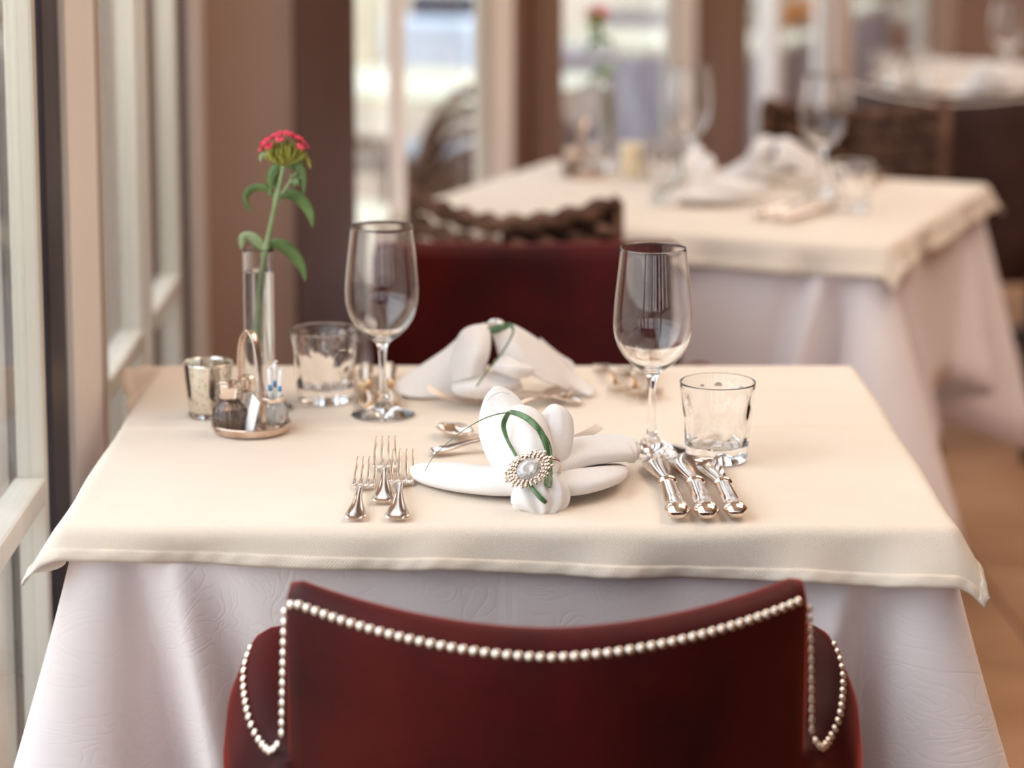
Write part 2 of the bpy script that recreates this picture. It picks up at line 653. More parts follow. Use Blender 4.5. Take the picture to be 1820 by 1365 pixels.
# taupe corner pillar: front face towards the table, side face parallel to the second glass front
pA, pB = Vector((-0.50, 3.93, 0)), Vector((-0.283, 3.90, 0))
pC = FO.copy()
pD = pC - FN * 0.30
pE = Vector((-0.60, 4.1, 0))
V = [(p.x, p.y, z) for z in (0, 2.7) for p in (pA, pB, pC, pD, pE)]
S(obj('wall_corner', fixn((V, [[0, 1, 2, 3, 4], [5, 6, 7, 8, 9]] + [[i, (i + 1) % 5, (i + 1) % 5 + 5, i + 5] for i in range(5)])), taupe, smooth=False))

sideshade = mat('pillar_side_shade', srgb(84, 54, 46), 0.6)  # darker brown paints in the shade on the pillar's right face
vary(sideshade, 4, srgb(80, 50, 43), srgb(92, 60, 52), stretch=(1, 1, .2))

# second glass front: boxes along FD (t) and FN (n)
MF = Matrix(((FD.x, FN.x, 0, FO.x), (FD.y, FN.y, 0, FO.y), (0, 0, 1, 0), (0, 0, 0, 1)))


def fbox(t0, t1, n0, n1, z0, z1, bev=0.004):
    v, f = xf(box(t0, t1, n0, n1, z0, z1, bev), MF)
    return v, [x[::-1] for x in f]


S(obj('trim_25', fbox(-0.2265, -0.001, 0.001, 0.010, 0.0, 2.7, .002), sideshade, smooth=False))  # thin sheet over the pillar side, carries its painted shade
S(obj('trim_10', fbox(0.205, 0.24, -0.02, 0.0, 0.08, 2.6), postcream, smooth=False))
S(obj('trim_11', fbox(0.625, 0.68, -0.02, 0.0, 0.08, 2.6), postgrey, smooth=False))
S(obj('trim_12', fbox(0.685, 0.79, -0.02, 0.004, 0.08, 2.6), postcream, smooth=False))
S(obj('trim_13', fbox(0.795, 0.88, -0.02, 0.0, 0.0, 2.7), brownpost, smooth=False))
S(obj('trim_14', fbox(0.885, 1.045, -0.03, 0.02, 0.0, 2.7), brownpost, smooth=False))
S(obj('trim_15', fbox(1.90, 1.96, -0.02, 0.0, 0.08, 2.6), postgrey, smooth=False))
S(obj('trim_16', fbox(1.98, 2.13, -0.03, 0.0, 0.08, 2.6), postcream, smooth=False))
S(obj('trim_17', fbox(2.14, 2.57, -0.04, 0.02, 0.0, 2.7), brownpost, smooth=False))
S(obj('trim_18', fbox(2.95, 3.02, -0.06, 0.0, 0.08, 2.6), postcream, smooth=False))
S(obj('trim_19', fbox(3.54, 3.62, -0.02, 0.0, 0.08, 2.6), postgrey, smooth=False))
S(obj('trim_20', fbox(3.66, 3.95, -0.06, 0.0, 0.08, 2.6), postcream, smooth=False))
S(obj('trim_21', fbox(5.2, 5.5, -0.06, 0.0, 0.08, 2.6), postgrey, smooth=False))
S(obj('trim_22', fbox(5.52, 5.8, -0.06, 0.0, 0.08, 2.6), postcream, smooth=False))
S(obj('trim_23', fbox(0.0, 7.2, -0.08, 0.03, 2.6, 2.7), postcream, smooth=False))
S(obj('trim_24', fbox(0.0, 7.2, -0.08, 0.03, -0.005, 0.08), postcream, smooth=False))
for k, (a, b) in enumerate(((0.0, 0.20), (0.255, 0.60), (1.045, 1.88), (2.57, 2.95), (3.02, 3.5), (3.95, 5.2))):
    S(obj('window_%d' % (7 + k), fbox(a, b, -0.03, -0.025, 0.08, 2.6, 0), pane, smooth=False))
S(obj('wall_far', fbox(5.82, 5.95, -0.1, 4.8, 0.0, 2.7), taupe, smooth=False))

# terrace outside
o = S(obj('terrace', box(-40, 40, -20, 60, -0.14, -0.065), pave, smooth=False))


# ------------------------------------------------------------------ cloths
def rrect(hw, hd, r, s):
    """point and outward normal on a rounded rectangle, s in metres from the middle of the front side, going right"""
    segs = [('l', (0, -hd), (1, 0), hw - r, (0, -1)), ('a', (hw - r, -hd + r), -90), ('l', (hw, -hd + r), (0, 1), 2 * (hd * 1 - r), (1, 0)),
            ('a', (hw - r, hd - r), 0), ('l', (hw - r, hd), (-1, 0), 2 * (hw - r), (0, 1)), ('a', (-hw + r, hd - r), 90),
            ('l', (-hw, hd - r), (0, -1), 2 * (hd - r), (-1, 0)), ('a', (-hw + r, -hd + r), 180), ('l', (-hw + r, -hd), (1, 0), hw - r, (0, -1))]
    al = math.pi * r / 2
    tot = sum(g[3] if g[0] == 'l' else al for g in segs)
    s = s % tot
    for g in segs:
        L = g[3] if g[0] == 'l' else al
        if s <= L + 1e-9:
            if g[0] == 'l':
                return (g[1][0] + g[2][0] * s, g[1][1] + g[2][1] * s), g[4]
            a = math.radians(g[2]) + s / r
            n = (math.cos(a), math.sin(a))
            return (g[1][0] + r * n[0], g[1][1] + r * n[1]), n
        s -= L
    return (0, -hd), (0, -1)


def skirt(name, hw, hd, drop, label, seed, parent_loc, rz, z=0.743, cornerdrop=0.14):
    """white cloth: flat top plus a hanging skirt with cone-like folds at the corners"""
    r = 0.035
    per = 2 * (hw * 2 - 2 * r) + 2 * (hd * 2 - 2 * r) + 2 * math.pi * r
    corners = [hw - r + math.pi * r / 4]
    corners.append(corners[0] + math.pi * r / 2 + 2 * (hd - r))
    corners.append(corners[1] + math.pi * r / 2 + 2 * (hw - r))
    corners.append(corners[2] + math.pi * r / 2 + 2 * (hd - r))
    rg = random.Random(seed)
    ph = [rg.uniform(0, 6.28) for _ in range(6)]
    N = 420
    rows = [0, .003, .008, .016, .03, .05, .075, .1, .13, .16, .2, .24, .28, .33, .38, .44]

    def cd(s):
        best = min(((s - c + per / 2) % per - per / 2 for c in corners), key=abs)
        return best

    V, UV = [], []
    for i in range(N):
        s = per * i / N
        (bx, by), (nx, ny) = rrect(hw, hd, r, s)
        c = cd(s)
        D = drop + cornerdrop * math.exp(-(c / 0.13) ** 2) + 0.01 * math.sin(s * 9 + ph[0])
        for q in rows:
            d = D * q / rows[-1]
            # fold pattern spreads out with depth below the edge
            e = c / (0.55 + 1.6 * d)
            fold = 0.42 * math.exp(-(e / 0.045) ** 2) - 0.30 * math.exp(-((abs(e) - 0.080) / 0.022) ** 2) + 0.26 * math.exp(-((abs(e) - 0.135) / 0.022) ** 2) \
                - 0.14 * math.exp(-((abs(e) - 0.19) / 0.03) ** 2)
            rip = 0.020 * math.sin(s * 13 + ph[1] + d * 2) + 0.014 * math.sin(s * 29 + ph[2]) + 0.02 * math.sin(s * 5 + ph[3])
            out = 0.004 * min(1, d / 0.01) + d * (0.015 + fold * 0.7 + rip * .8)
            dz = d if d > 0.012 else d * d / 0.012
            V.append((bx + nx * out, by + ny * out, -dz))
            UV.append((s, d))
    m_ = len(rows)
    Fc = [[i * m_ + j, ((i + 1) % N) * m_ + j, ((i + 1) % N) * m_ + j + 1, i * m_ + j + 1] for i in range(N) for j in range(m_ - 1)]
    Fc.append([i * m_ for i in range(N)][::-1])
    o = obj(name, (V, Fc), damask, uv=UV)
    o.location = (parent_loc[0], parent_loc[1], z)
    o.rotation_euler = (0, 0, rz)
    solid(o, 0.0012)
    return tag(o, label, 'tablecloth')


def overlay(hw, hd, D, label, loc, rz, z=0.7455, tilt=(0, 0), flare=(1, 1, 1, 1), seed=3, crease=None):
    """cream top cloth lying over the skirt; corners stand out, hem band all round"""
    rg = random.Random(seed)
    ph = [rg.uniform(0, 6.28) for _ in range(6)]
    r = 0.014

    def pos(cx, cy, lift=0.0):
        qx, qy = max(-hw, min(hw, cx)), max(-hd, min(hd, cy))
        dx, dy = cx - qx, cy - qy
        d = math.hypot(dx, dy)
        k = math.sin(cx * 9 + ph[0]) * math.sin(cy * 8 + ph[1]) * 0.0006
        zc = 0.0
        if crease is not None:
            zc += 0.0022 * math.exp(-((cy - crease - 0.003 * math.sin(cx * 5)) / 0.005) ** 2)
        if d < 1e-6:
            return Vector((cx, cy, k + zc + lift))
        nx, ny = dx / d, dy / d
        # corner weight
        cw = min(abs(nx), abs(ny)) / 0.7071
        ix = (0 if cx < 0 else 1) + (0 if cy < 0 else 2)
        # how near to a corner along the edge
        near = math.exp(-(min(abs(abs(cx) - hw), 1.0) / 0.06) ** 2) if abs(ny) > abs(nx) else math.exp(-(min(abs(abs(cy) - hd), 1.0) / 0.06) ** 2)
        s = cx if abs(ny) > abs(nx) else cy
        phi = math.radians(12 + 34 * cw * flare[ix] + 16 * near * flare[ix] * (1 - cw) + (9 * math.sin(s * 17 + ph[2]) + 8 * math.sin(s * 41 + ph[3]) + 4 * math.sin(s * 73 + ph[5])) * (1 - .8 * cw))
        phi = min(phi, math.radians(78))
        A = math.pi / 2 - phi          # final slope from horizontal
        L = r * A
        if d < L:
            a = d / r
            o, dn = r * math.sin(a), r * (1 - math.cos(a))
            na = a
        else:
            e = d - L
            o = r * math.sin(A) + e * math.sin(phi)
            dn = r * (1 - math.cos(A)) + e * math.cos(phi)
            na = A
        n3 = Vector((nx * math.sin(na), ny * math.sin(na), math.cos(na)))
        wob = 0.0040 * math.sin(s * 23 + ph[4] + 30 * d) * min(1, d / 0.05) * (1 - 0.6 * cw)
        return Vector((qx + nx * (o + wob), qy + ny * (o + wob), -dn + k + zc * max(0, 1 - d / .02))) + n3 * lift

    def ext(u, h, t0, t1):
        # spread samples: dense near the borders
        a, b = -h - t0, h + t1
        return a + (b - a) * u

    def Dx(side, v):    # front overhang grows to the right
        return D
    nx_, ny_ = 170, 190
    D0, D1, D2, D3 = D      # left, right, front, back overhang
    tl = tilt[0]

    def f(u, v, lift=0.0):
        cx = ext(u, hw, D0, D1)
        front = D2 + tl * (u - 0.5)
        cy = -hd - front + (2 * hd + front + D3) * v
        return pos(cx, cy, lift)
    vf, UV = grid(f, nx_, ny_, lambda u, v: ((2 * hw + D0 + D1) * u, (2 * hd + D2 + D3) * v))
    o = obj('tablecloth', vf, cream, uv=UV)
    o.location = (loc[0], loc[1], z)
    o.rotation_euler = (0, 0, rz)
    solid(o, 0.0011)
    tag(o, label, 'tablecloth')
    # hem: folded band with puckers along all four sides
    hb = 0.012
    parts = []
    W, L2 = 2 * hw + D0 + D1, 2 * hd + D2 + D3
    for side in range(4):
        def g(a, b, side=side):
            lift = 0.0009 + 0.0007 * math.sin(a * 190 + 2 * math.sin(a * 31)) * math.sin(b * math.pi) + 0.0006 * math.sin(b * math.pi)
            if b in (0.0,):
                lift = 0.0002
            if side == 0:
                return f(a, b * hb / L2, lift)
            if side == 1:
                return f(a, 1 - b * hb / L2, lift)
            if side == 2:
                return f(b * hb / W, a, lift)
            return f(1 - b * hb / W, a, lift)
        vf, uv = grid(g, 260, 4)
        h = obj('hem', vf, cream, o, uv=[(p[0] * .8, p[1] * .012) for p in uv])
        solid(h, 0.0006)
    return o


TX, TY = 0.0355, 2.46
THW, THD = 0.4005, 0.329
skirt('tablecloth', THW - .004, THD - .004, 0.24, 'long white damask cloth hanging around the laid front table', 4, (TX, TY), 0, cornerdrop=.13)
overlay(THW, THD, (0.060, 0.056, 0.050, 0.05), 'cream top cloth on the front table with forks and knives', (TX, TY), math.radians(-0.9), z=.7478,
        tilt=(0.028, 0), flare=(.72, .60, 2.2, 0.5), crease=0.03)

T2 = Vector((0.394, 4.126, 0))
T2W, T2D = 0.414, 0.35
A2 = math.radians(24)
skirt('tablecloth', T2W - .004, T2D - .004, 0.30, 'long white cloth hanging around the middle table behind the red chair', 9, T2, -A2, cornerdrop=.17)
overlay(T2W, T2D, (0.05, 0.055, 0.06, 0.05), 'cream top cloth on the middle table behind the right wine glass', T2, -A2, z=.7478,
        flare=(1, .35, .8, .6), seed=8)
T3 = Vector((1.50, 6.25, 0))
skirt('tablecloth', T2W - .004, T2D - .004, 0.30, 'white cloth hanging around the far table by the brown wall', 12, T3, -ANG, cornerdrop=.17)
overlay(T2W, T2D, (0.05, 0.05, 0.05, 0.05), 'cream top cloth on the far table at the upper right', T3, -ANG, z=.7478, seed=11)


def table_frame(hw, hd, loc, rz, label):
    t = thing('dining_table', label, 'table', (loc[0], loc[1], 0), rz)
    obj('tabletop', box(-hw + .012, hw - .012, -hd + .012, hd - .012, 0.712, 0.742, .006), darkwood, t, smooth=False)
    obj('pedestal', lathe([(1e-6, .03), (.045, .03), (.040, .06), (.030, .10), (.028, .62), (.060, .70), (.060, .712), (1e-6, .712)], 24), darkwood, t)
    for a in (45, 135, 225, 315):
        c, s_ = math.cos(math.radians(a)), math.sin(math.radians(a))
        obj('foot', sweep([(c * .02, s_ * .02, .055), (c * .14, s_ * .14, .035), (c * .27, s_ * .27, .018)], [.022, .02, .016], [.022, .018, .014], side=(0, 0, 1), seg=8), darkwood, t)
    return t


table_frame(THW, THD, (TX, TY), 0, 'square table under the cream and white cloths in front')
table_frame(T2W, T2D, T2, -A2, 'square table under the cloths in the middle, behind the red chairs')
table_frame(T2W, T2D, T3, -ANG, 'square table under the cloths at the far upper right')


# ------------------------------------------------------------------ upholstered chairs
def uph_chair(name, label, fabric, nails=True):
    """sitter looks along +y, back panel around y = 0..0.13"""
    t = thing(name, label, 'chair')
    hw, dep = 0.214, 0.085

    def yb(u):
        return dep * abs(u) ** 2.1

    def zt(u):
        return 0.746 + 0.018 * abs(u) ** 1.5 - 0.010 * max(0, (abs(u) - .95) / .05) ** 2
    V, Fc = [], []
    us = [-1.0] + [-0.985 + 1.97 * i / 40 for i in range(41)] + [1.0]
    th = 0.052
    for k, u in enumerate(us):
        sh = 0.55 if k in (0, len(us) - 1) else 1.0
        y0 = yb(u) + th * (1 - sh) / 2
        tt = th * sh
        zz = zt(u) - (0.006 if sh < 1 else 0)
        sec = []
        for z in (0.36, 0.45, 0.54, 0.63, 0.70):
            sec.append((y0 + (0.70 - z) * 0.06, z))
        zr = zz - tt * 0.42
        for a in range(0, 181, 20):
            ar = math.radians(180 - a)
            sec.append((y0 + tt / 2 + tt / 2 * math.cos(ar), zr + tt * 0.42 * math.sin(ar)))
        for z in (0.70, 0.63, 0.54, 0.45, 0.36):
            sec.append((y0 + tt + 0.008 * math.sin((z - .36) / .34 * math.pi) * (1 - u * u) + (0.70 - z) * 0.06, z))
        for y, z in sec:
            V.append((hw * u, y, z))
    n = len(sec)
    for k in range(len(us) - 1):
        for j in range(n):
            a, b = k * n + j, k * n + (j + 1) % n
            Fc.append([a, b, b + n, a + n])
    Fc.append(list(range(n)))
    Fc.append([(len(us) - 1) * n + j for j in range(n)])
    obj('backrest', fixn((V, Fc)), fabric, t)
    # arms: upholstered side panels dipping beside the back post and rising to a rounded front
    AP = smoothp([(.088, .2150, .612), (.100, .2225, .6125), (.115, .2290, .6125), (.135, .2400, .6155), (.155, .2500, .6270), (.185, .2570, .6430), (.205, .2580, .6560),
                  (.225, .2540, .6680), (.240, .2490, .6710), (.254, .2440, .6620), (.262, .2400, .6400)], 4)
    for sx in (-1, 1):
        V, Fc = [], []
        for (y, xo, z) in AP:
            xi = xo - 0.046
            g = min(1, max(0, (y - .085) / .06))
            sec = [(xo + .010 * g, .38), (xo + .018 * g, .47), (xo + .020 * g, z - .07), (xo + .016 * g, z - .035), (xo + .007 * g, z - .012), (xo, z), (xo - .010, z + .006), (xo - .024, z + .008),
                   (xo - .038, z + .004), (xi, z - .010), (xi, z - .06), (xi, .38)]
            for x, zz in sec:
                V.append((sx * x, y, zz))
        n = len(sec)
        for i in range(len(AP) - 1):
            for j in range(n):
                a, b = i * n + j, i * n + (j + 1) % n
                Fc.append([a, b, b + n, a + n])
        Fc.append(list(range(n)))
        Fc.append([(len(AP) - 1) * n + j for j in range(n)])
        obj('arm', fixn((V, Fc)), fabric, t)
    obj('seat', box(-.205, .205, .07, .43, .385, .468, .02), fabric, t)
    k = None
    for sx in (-1, 1):
        for sy, lean in ((0.07, -0.07), (0.40, 0.0)):
            p = [(sx * .185, sy + lean * (1 - z / .385), z) for z in (0, .2, .39)]
            obj('leg', sweep(p, [.012, .016, .02], [.012, .016, .02], side=(0, 1, 0), seg=8), darkwood, t)
    if nails:
        nm = lathe([(0.00001, 0.0027), (0.0018, 0.0024), (0.0033, 0.0013), (0.0040, 0.0)], 12)
        pts = []

        def along(P, step):
            out = []
            acc = 0.0
            last = Vector(P[0][0])
            out.append(P[0])
            for p, nn in P[1:]:
                acc += (Vector(p) - last).length
                last = Vector(p)
                if acc >= step:
                    out.append((p, nn))
                    acc = 0.0
            return out
        path = []
        for i in range(1201):
            u = -0.975 + 1.95 * i / 1200
            path.append(((hw * u, yb(u) + 0.0022, zt(u) - 0.0150 + .003 * abs(u)), (2 * dep * u / hw * .5, -1, 0.55)))
        pts += along(path, 0.0087)
        for sx in (-1, 1):
            path = []
            for i in range(400):
                z = zt(.9) - 0.022 - i / 400 * (zt(.9) - 0.022 - 0.630)
                path.append(((sx * (hw + .001 + .004 * i / 400), yb(1) + 0.008 + max(0, .70 - z) * 0.06, z), (sx * 1.0, -0.7, 0.1)))
            for (y, xo, z) in smoothp([(.100, .2215, .624), (.112, .2290, .6140), (.135, .2400, .6150), (.155, .2500, .6265), (.185, .2570, .6425), (.205, .2580, .6555), (.225, .2540, .6670)], 60):
                path.append(((sx * (xo + .0015), y, z - .001), (sx * 1.0, -0.5, 0.7)))
            pts += along(path, 0.0085)
        me = None
        for p, nn in pts:
            if me is None:
                o = obj('nail', nm, bead, t)
                me = o.data
            else:
                o = bpy.data.objects.new('nail', me)
                link(o, t)
            o.location = p
            o.rotation_mode = 'QUATERNION'
            o.rotation_quaternion = Vector(nn).to_track_quat('Z', 'Y')
    return t


ch = uph_chair('upholstered_chair', 'red velvet chair in the foreground, studded back towards the viewer', velvet)
ch.location = (0.0605, 1.815, 0.0)
ch2 = copy_tree(ch)
place(ch2, False, (0.0756, 3.52, 0), math.pi, 'red velvet chair across the front table, behind the folded napkins', scale=(1.04, 1, 1.038))
ch['group'] = ch2['group'] = 'red velvet chairs'
for o in ch2.children:          # the far chair sits a little lower in its arms
    if o.name.startswith('arm') or (o.name.startswith('nail') and abs(o.location.x) > .2235):
        o.location.z -= .06
    elif o.name.startswith('nail') and abs(o.location.x) > .213 and o.location.z < .68:
        o.location.z -= .0
ch3 = uph_chair('upholstered_chair', 'dark brown leather chair with a row of pale nails at the far table', leather)
place(ch3, False, (1.03, 5.22, 0), -ANG, scale=(1.08, 1, 1.08))


# ------------------------------------------------------------------ wicker chairs
def wicker_chair(label, rounded=False, hw=0.2, top=0.80):
    t = thing('wicker_chair', label, 'chair')

    def shape(u, v):
        x = hw * u
        y = 0.07 * u * u
        if rounded:
            zt = 0.56 + (top - 0.56) * math.sqrt(max(0.02, 1 - (abs(u) * .98) ** 2.4))
        else:
            zt = top - 0.028 + 0.03 * abs(u) ** 1.8
        z = 0.44 + (zt - 0.44) * v
        return Vector((x, y, z))
    vf, uv = grid(shape, 24, 8)
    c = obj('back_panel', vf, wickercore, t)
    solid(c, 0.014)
    # thick twisted strands woven over the panel
    strands = []
    nr = 9
    for k in range(nr):
        v = 0.12 + 0.88 * k / (nr - 1)
        for ph in (0, math.pi):
            P = []
            for i in range(61):
                u = -1 + 2 * i / 60
                a = u * hw / 0.2 * 16 + ph + (k % 2) * math.pi
                p = shape(u, v)
                P.append((p.x, p.y + 0.013 * math.cos(a), p.z + 0.010 * math.sin(a)))
            strands.append(tube(P, 0.0085, 6))
    tag(obj('strand', merge(*strands), wicker, t), kind='stuff')
    rim = [shape(-1, 0)] + [shape(-1, v / 6) for v in range(1, 6)] + [shape(-1 + 2 * i / 30, 1) for i in range(31)] + [shape(1, 1 - v / 6) for v in range(1, 7)]
    obj('rim', tube(rim, 0.011, 8, side=(0, 1, 0)), wicker, t)
    obj('seat', box(-hw, hw, .05, .42, .385, .43, .015), wicker, t)
    for sx in (-1, 1):
        for y in (.03, .43):
            obj('leg', sweep([(sx * (hw - .015), y - (.03 if y < .1 else 0), 0), (sx * (hw - .015), y, .4)], [.013, .017], [.013, .017], side=(0, 1, 0), seg=8), darkwood, t)
    return t


w1 = wicker_chair('brown wicker chair at the middle table, showing just above the red chair', hw=0.165, top=0.805)
w1.location = (0.045, 3.66, 0)
w1.rotation_euler = (0, 0, -ANG * .75)
w2 = wicker_chair('brown wicker chair on the far side of the middle table', hw=0.185, top=0.815)
w2.location = (0.80, 5.0, 0)
w2.rotation_euler = (0, 0, math.pi - ANG * .55)
w3 = wicker_chair('round-backed brown wicker chair outside behind the window', rounded=True, hw=0.2, top=0.87)
w3.location = (0.055, 5.42, -.065)
w3.rotation_euler = (0, 0, -.15)


# ------------------------------------------------------------------ glassware
def wine_glass(label, h=0.21):
    t = thing('wine_glass', label, 'wine glass')
    k = h / 0.21
    outer = [(0.0, 0.0), (0.034, 0.0), (0.0352, 0.0010), (0.0345, 0.0020), (0.026, 0.0042), (0.014, 0.0080), (0.0078, 0.0132), (0.0050, 0.0195), (0.0040, 0.030),
             (0.0038, 0.050), (0.0042, 0.068), (0.0055, 0.077), (0.0085, 0.0820), (0.0150, 0.0860), (0.0240, 0.0925), (0.0325, 0.1025), (0.0382, 0.1150),
             (0.0405, 0.1290), (0.0405, 0.1420), (0.0393, 0.1570), (0.0373, 0.1750), (0.0353, 0.1920), (0.0333, 0.2090), (0.0330, 0.2100)]
    inner = [(0.0323, 0.2090), (0.0343, 0.1920), (0.0363, 0.1750), (0.0382, 0.1570), (0.0394, 0.1420), (0.0394, 0.1290), (0.0371, 0.1155), (0.0314, 0.1035),
             (0.0230, 0.0942), (0.0145, 0.0885), (0.0080, 0.0862), (0.0, 0.0855)]
    P = [(0, 0, 0)][:0]
    prof = [tuple(p) for p in outer + inner]
    # smooth the bowl
    sm_ = [p for p in prof]
    o = obj('bowl_and_stem', lathe([(max(r, 1e-6) * k, z * k) for r, z in sm_], 72), glass, t)
    sub = o.modifiers.new('sub', 'SUBSURF')
    sub.levels = 1
    sub.render_levels = 1
    return t


def tumbler(label, h=0.080, seed=1):
    t = thing('tumbler', label, 'glass')
    rg = random.Random(seed)
    spots = [(rg.uniform(0, 6.283), rg.uniform(.018, .066), rg.uniform(.16, .28), rg.uniform(.007, .013)) for _ in range(46)]
    spots += [(a + 6.283 if a < .5 else a, z, wa, wz) for a, z, wa, wz in spots if a < .5]
    outer = [(1e-6, 0), (0.0284, 0), (0.0290, 0.0001), (0.0308, 0.0016), (0.0309, .0024)] + [(0.0308 + 0.0071 * (i / 20), 0.0016 + (h - 0.003) * i / 20) for i in range(1, 21)]
    outer.append((.0380, h - .0006))
    inner = [(0.0374, h), (0.0366, h - .0006), (.0363, h - .002)] + [(0.0285 + 0.0076 * (1 - i / 8), h - 0.004 - (h - 0.022) * i / 8) for i in range(1, 9)] + [(0.0275, .0160), (0.024, 0.0146), (1e-6, 0.0140)]
    no = len(outer)

    def mod(a, i, r, z):
        if i >= no or z > h * .86 or z < .012:
            return r
        d = 0
        for sa, sz, wa, wz in spots:
            q = ((a - sa) / wa) ** 2 + ((z - sz) / wz) ** 2
            if q < 4:
                d = max(d, math.exp(-q))
        return r - 0.0015 * d
    obj('glass_body', lathe(outer + inner, 96, mod), glass, t)
    return t


g1 = wine_glass('right wine glass, standing behind the three knives')
g1.location = (0.181, 2.385, .7495)
g2 = wine_glass('left wine glass, standing between the tumbler and the back napkin', 0.207)
g2.location = (-0.097, 2.545, .7495)
tu1 = tumbler('right dimpled tumbler, clear and empty behind the knives')
tu1.location = (0.244, 2.352, .7495)
tu2 = tumbler('left dimpled tumbler, beside the left wine glass and flower vase', 0.080, 5)
tu2.location = (-0.163, 2.615, .7495)
for a in (g1, g2):
    a['group'] = 'wine glasses on the front table'
for a in (tu1, tu2):
    a['group'] = 'tumblers on the front table'


# mercury glass candle holder
def candle_holder(label, body=merc):
    t = thing('candle_holder', label, 'candle holder')
    obj('cup', lathe([(1e-6, .0045), (.0205, .0045), (.0216, .006), (.0268, .0575), (.0268, .0590), (.0256, .0590), (.0245, .0575), (.0196, .010), (1e-6, .0095)], 56), body, t)
    tag(obj('base', lathe([(1e-6, 0), (.0205, 0), (.0216, .002), (.0216, .0045), (1e-6, .0045)], 40), glass, t), 'thick clear glass foot')
    return t


c1 = candle_holder('speckled silver candle cup left of the condiment tray')
c1.location = (-0.2845, 2.545, .7495)


# condiment tray with handle
def caddy(label):
    t = thing('condiment_tray', label, 'tray')
    obj('dish', lathe([(1e-6, 0), (.036, 0), (.0395, .001), (.0425, .0085), (.0420, .0100), (.0405, .0095), (.0375, .0032), (1e-6, .0025)], 64), tarnish, t)
    P = smoothp([(-.013, .016, .0025), (-.0125, .0150, .040), (-.0115, .0135, .078), (-.008, .009, .098), (-.001, .001, .1055), (.0055, -.007, .099), (.0095, -.0125, .080),
                 (.0125, -.0165, .045), (.0150, -.0195, .0025)], 6)
    obj('handle', sweep(P, [.0042] * len(P), [.0009] * len(P), side=(-.62, .78, 0), seg=8, power=.6), tarnish, t)
    return t


def ribbed(a, i, r, z, n=18, amp=.05):
    return r * (1 + amp * abs(math.sin(a * n / 2)))


def shaker(label, fill, h=.034, capm=silver, r=.0165):
    t = thing('condiment_shaker', label, 'shaker')
    obj('glass_body', lathe([(1e-6, 0), (r * .92, 0), (r, .003), (r * 1.05, .012), (r * .95, .024), (r * .62, .032), (r * .60, h + .001), (1e-6, h + .001)], 72,
                            lambda a, i, rr, z: ribbed(a, i, rr, z, 16, .09 if 1 < i < 5 else 0)), glass, t)
    obj('filling', lathe([(1e-6, .0025), (r * .78, .0025), (r * .86, .010), (r * .84, .016), (1e-6, .0165)], 32), fill, t)
    obj('cap', lathe([(r * .62, h - .002), (r * .66, h), (r * .72, h + .010), (r * .70, h + .0135), (r * .5, h + .0155), (1e-6, h + .0165)], 40), capm, t)
    return t


cad = caddy('small round condiment tray with a looped handle on the front table')
cad.location = (-0.2325, 2.478, .7495)
s1 = shaker('pepper shaker with ribbed glass, front left on the condiment tray', pepper, .037, silver, .0172)
s1.location = (-0.2535, 2.466, .7522)
s2 = shaker('salt shaker with steel cap, behind the tray handle', saltm, .036, silver, .0125)
s2.location = (-0.2385, 2.500, .7522)
# toothpick jar
tj = thing('toothpick_jar', 'small ribbed glass jar holding paper-wrapped toothpicks', 'jar', (-0.2105, 2.470, .7522))
obj('glass_body', lathe([(1e-6, 0), (.0150, 0), (.0162, .003), (.0168, .014), (.0150, .026), (.0118, .031), (.0120, .036), (.0108, .036), (.0106, .030), (.0135, .025),
                         (.0150, .014), (.0144, .004), (1e-6, .003)], 72, lambda a, i, rr, z: ribbed(a, i, rr, z, 20, .05 if 1 < i < 5 else 0)), glass, tj)
obj('collar', lathe([(.0122, .0300), (.0134, .0312), (.0134, .0350), (.0122, .0362)], 40, closed=True), silver, tj)
tp = [((-.004, .003, .004), (-.0125, .006, .077), 'tallest wrapped toothpick with a curled tip in the ribbed jar'),
      ((.000, -.002, .004), (-.0015, -.004, .066), 'flat white wrapped toothpick with blue print, middle of the jar'),
      ((.004, .002, .004), (.0035, .004, .070), 'plain wrapped toothpick behind the blue-printed one'),
      ((.006, -.002, .004), (.0105, -.002, .064), 'wrapped toothpick leaning right out of the ribbed jar')]
for a, b, lb in tp:
    t = thing('toothpick', lb, 'toothpick', (-0.2105, 2.470, .7522), group='toothpicks in the ribbed jar')
    P = [Vector(a).lerp(Vector(b), i / 8) for i in range(9)]
    obj('wrapper', sweep(P, [.0022] * 9, [.0007] * 9, side=(0, 1, 0.01), seg=8), paperw, t)
    e = Vector(b)
    obj('tip', tube([e, e + Vector((.0006, 0, .002)), e + Vector((.0022, 0, .0026)), e + Vector((.0030, 0, .0008))], .0009, 6, side=(0, 1, 0)), paperw, t)
    if 'blue' in lb or 'right' in lb:
        q = Vector(a).lerp(Vector(b), .62)
        q2 = Vector(a).lerp(Vector(b), .72)
        obj('print_mark', sweep([q + Vector((0, -.0006, 0)), q2 + Vector((0, -.0006, 0))], [.0019] * 2, [.0005] * 2, side=(0, 1, 0.01), seg=6), blueprint, t)
# folded paper sachet leaning against the handle
o = obj('paper_sachet', fixn(merge(xf(box(-.0105, .0105, -.0006, .0006, 0, .040, .0003), Matrix.Rotation(math.radians(14), 4, 'Y')))), paperw, smooth=False)
o.location = (-0.2335, 2.4515, .7530)
o.rotation_euler = (math.radians(-8), 0, math.radians(-62))
tag(o, 'thin white paper sachet standing between the shaker and the toothpick jar', 'sachet')


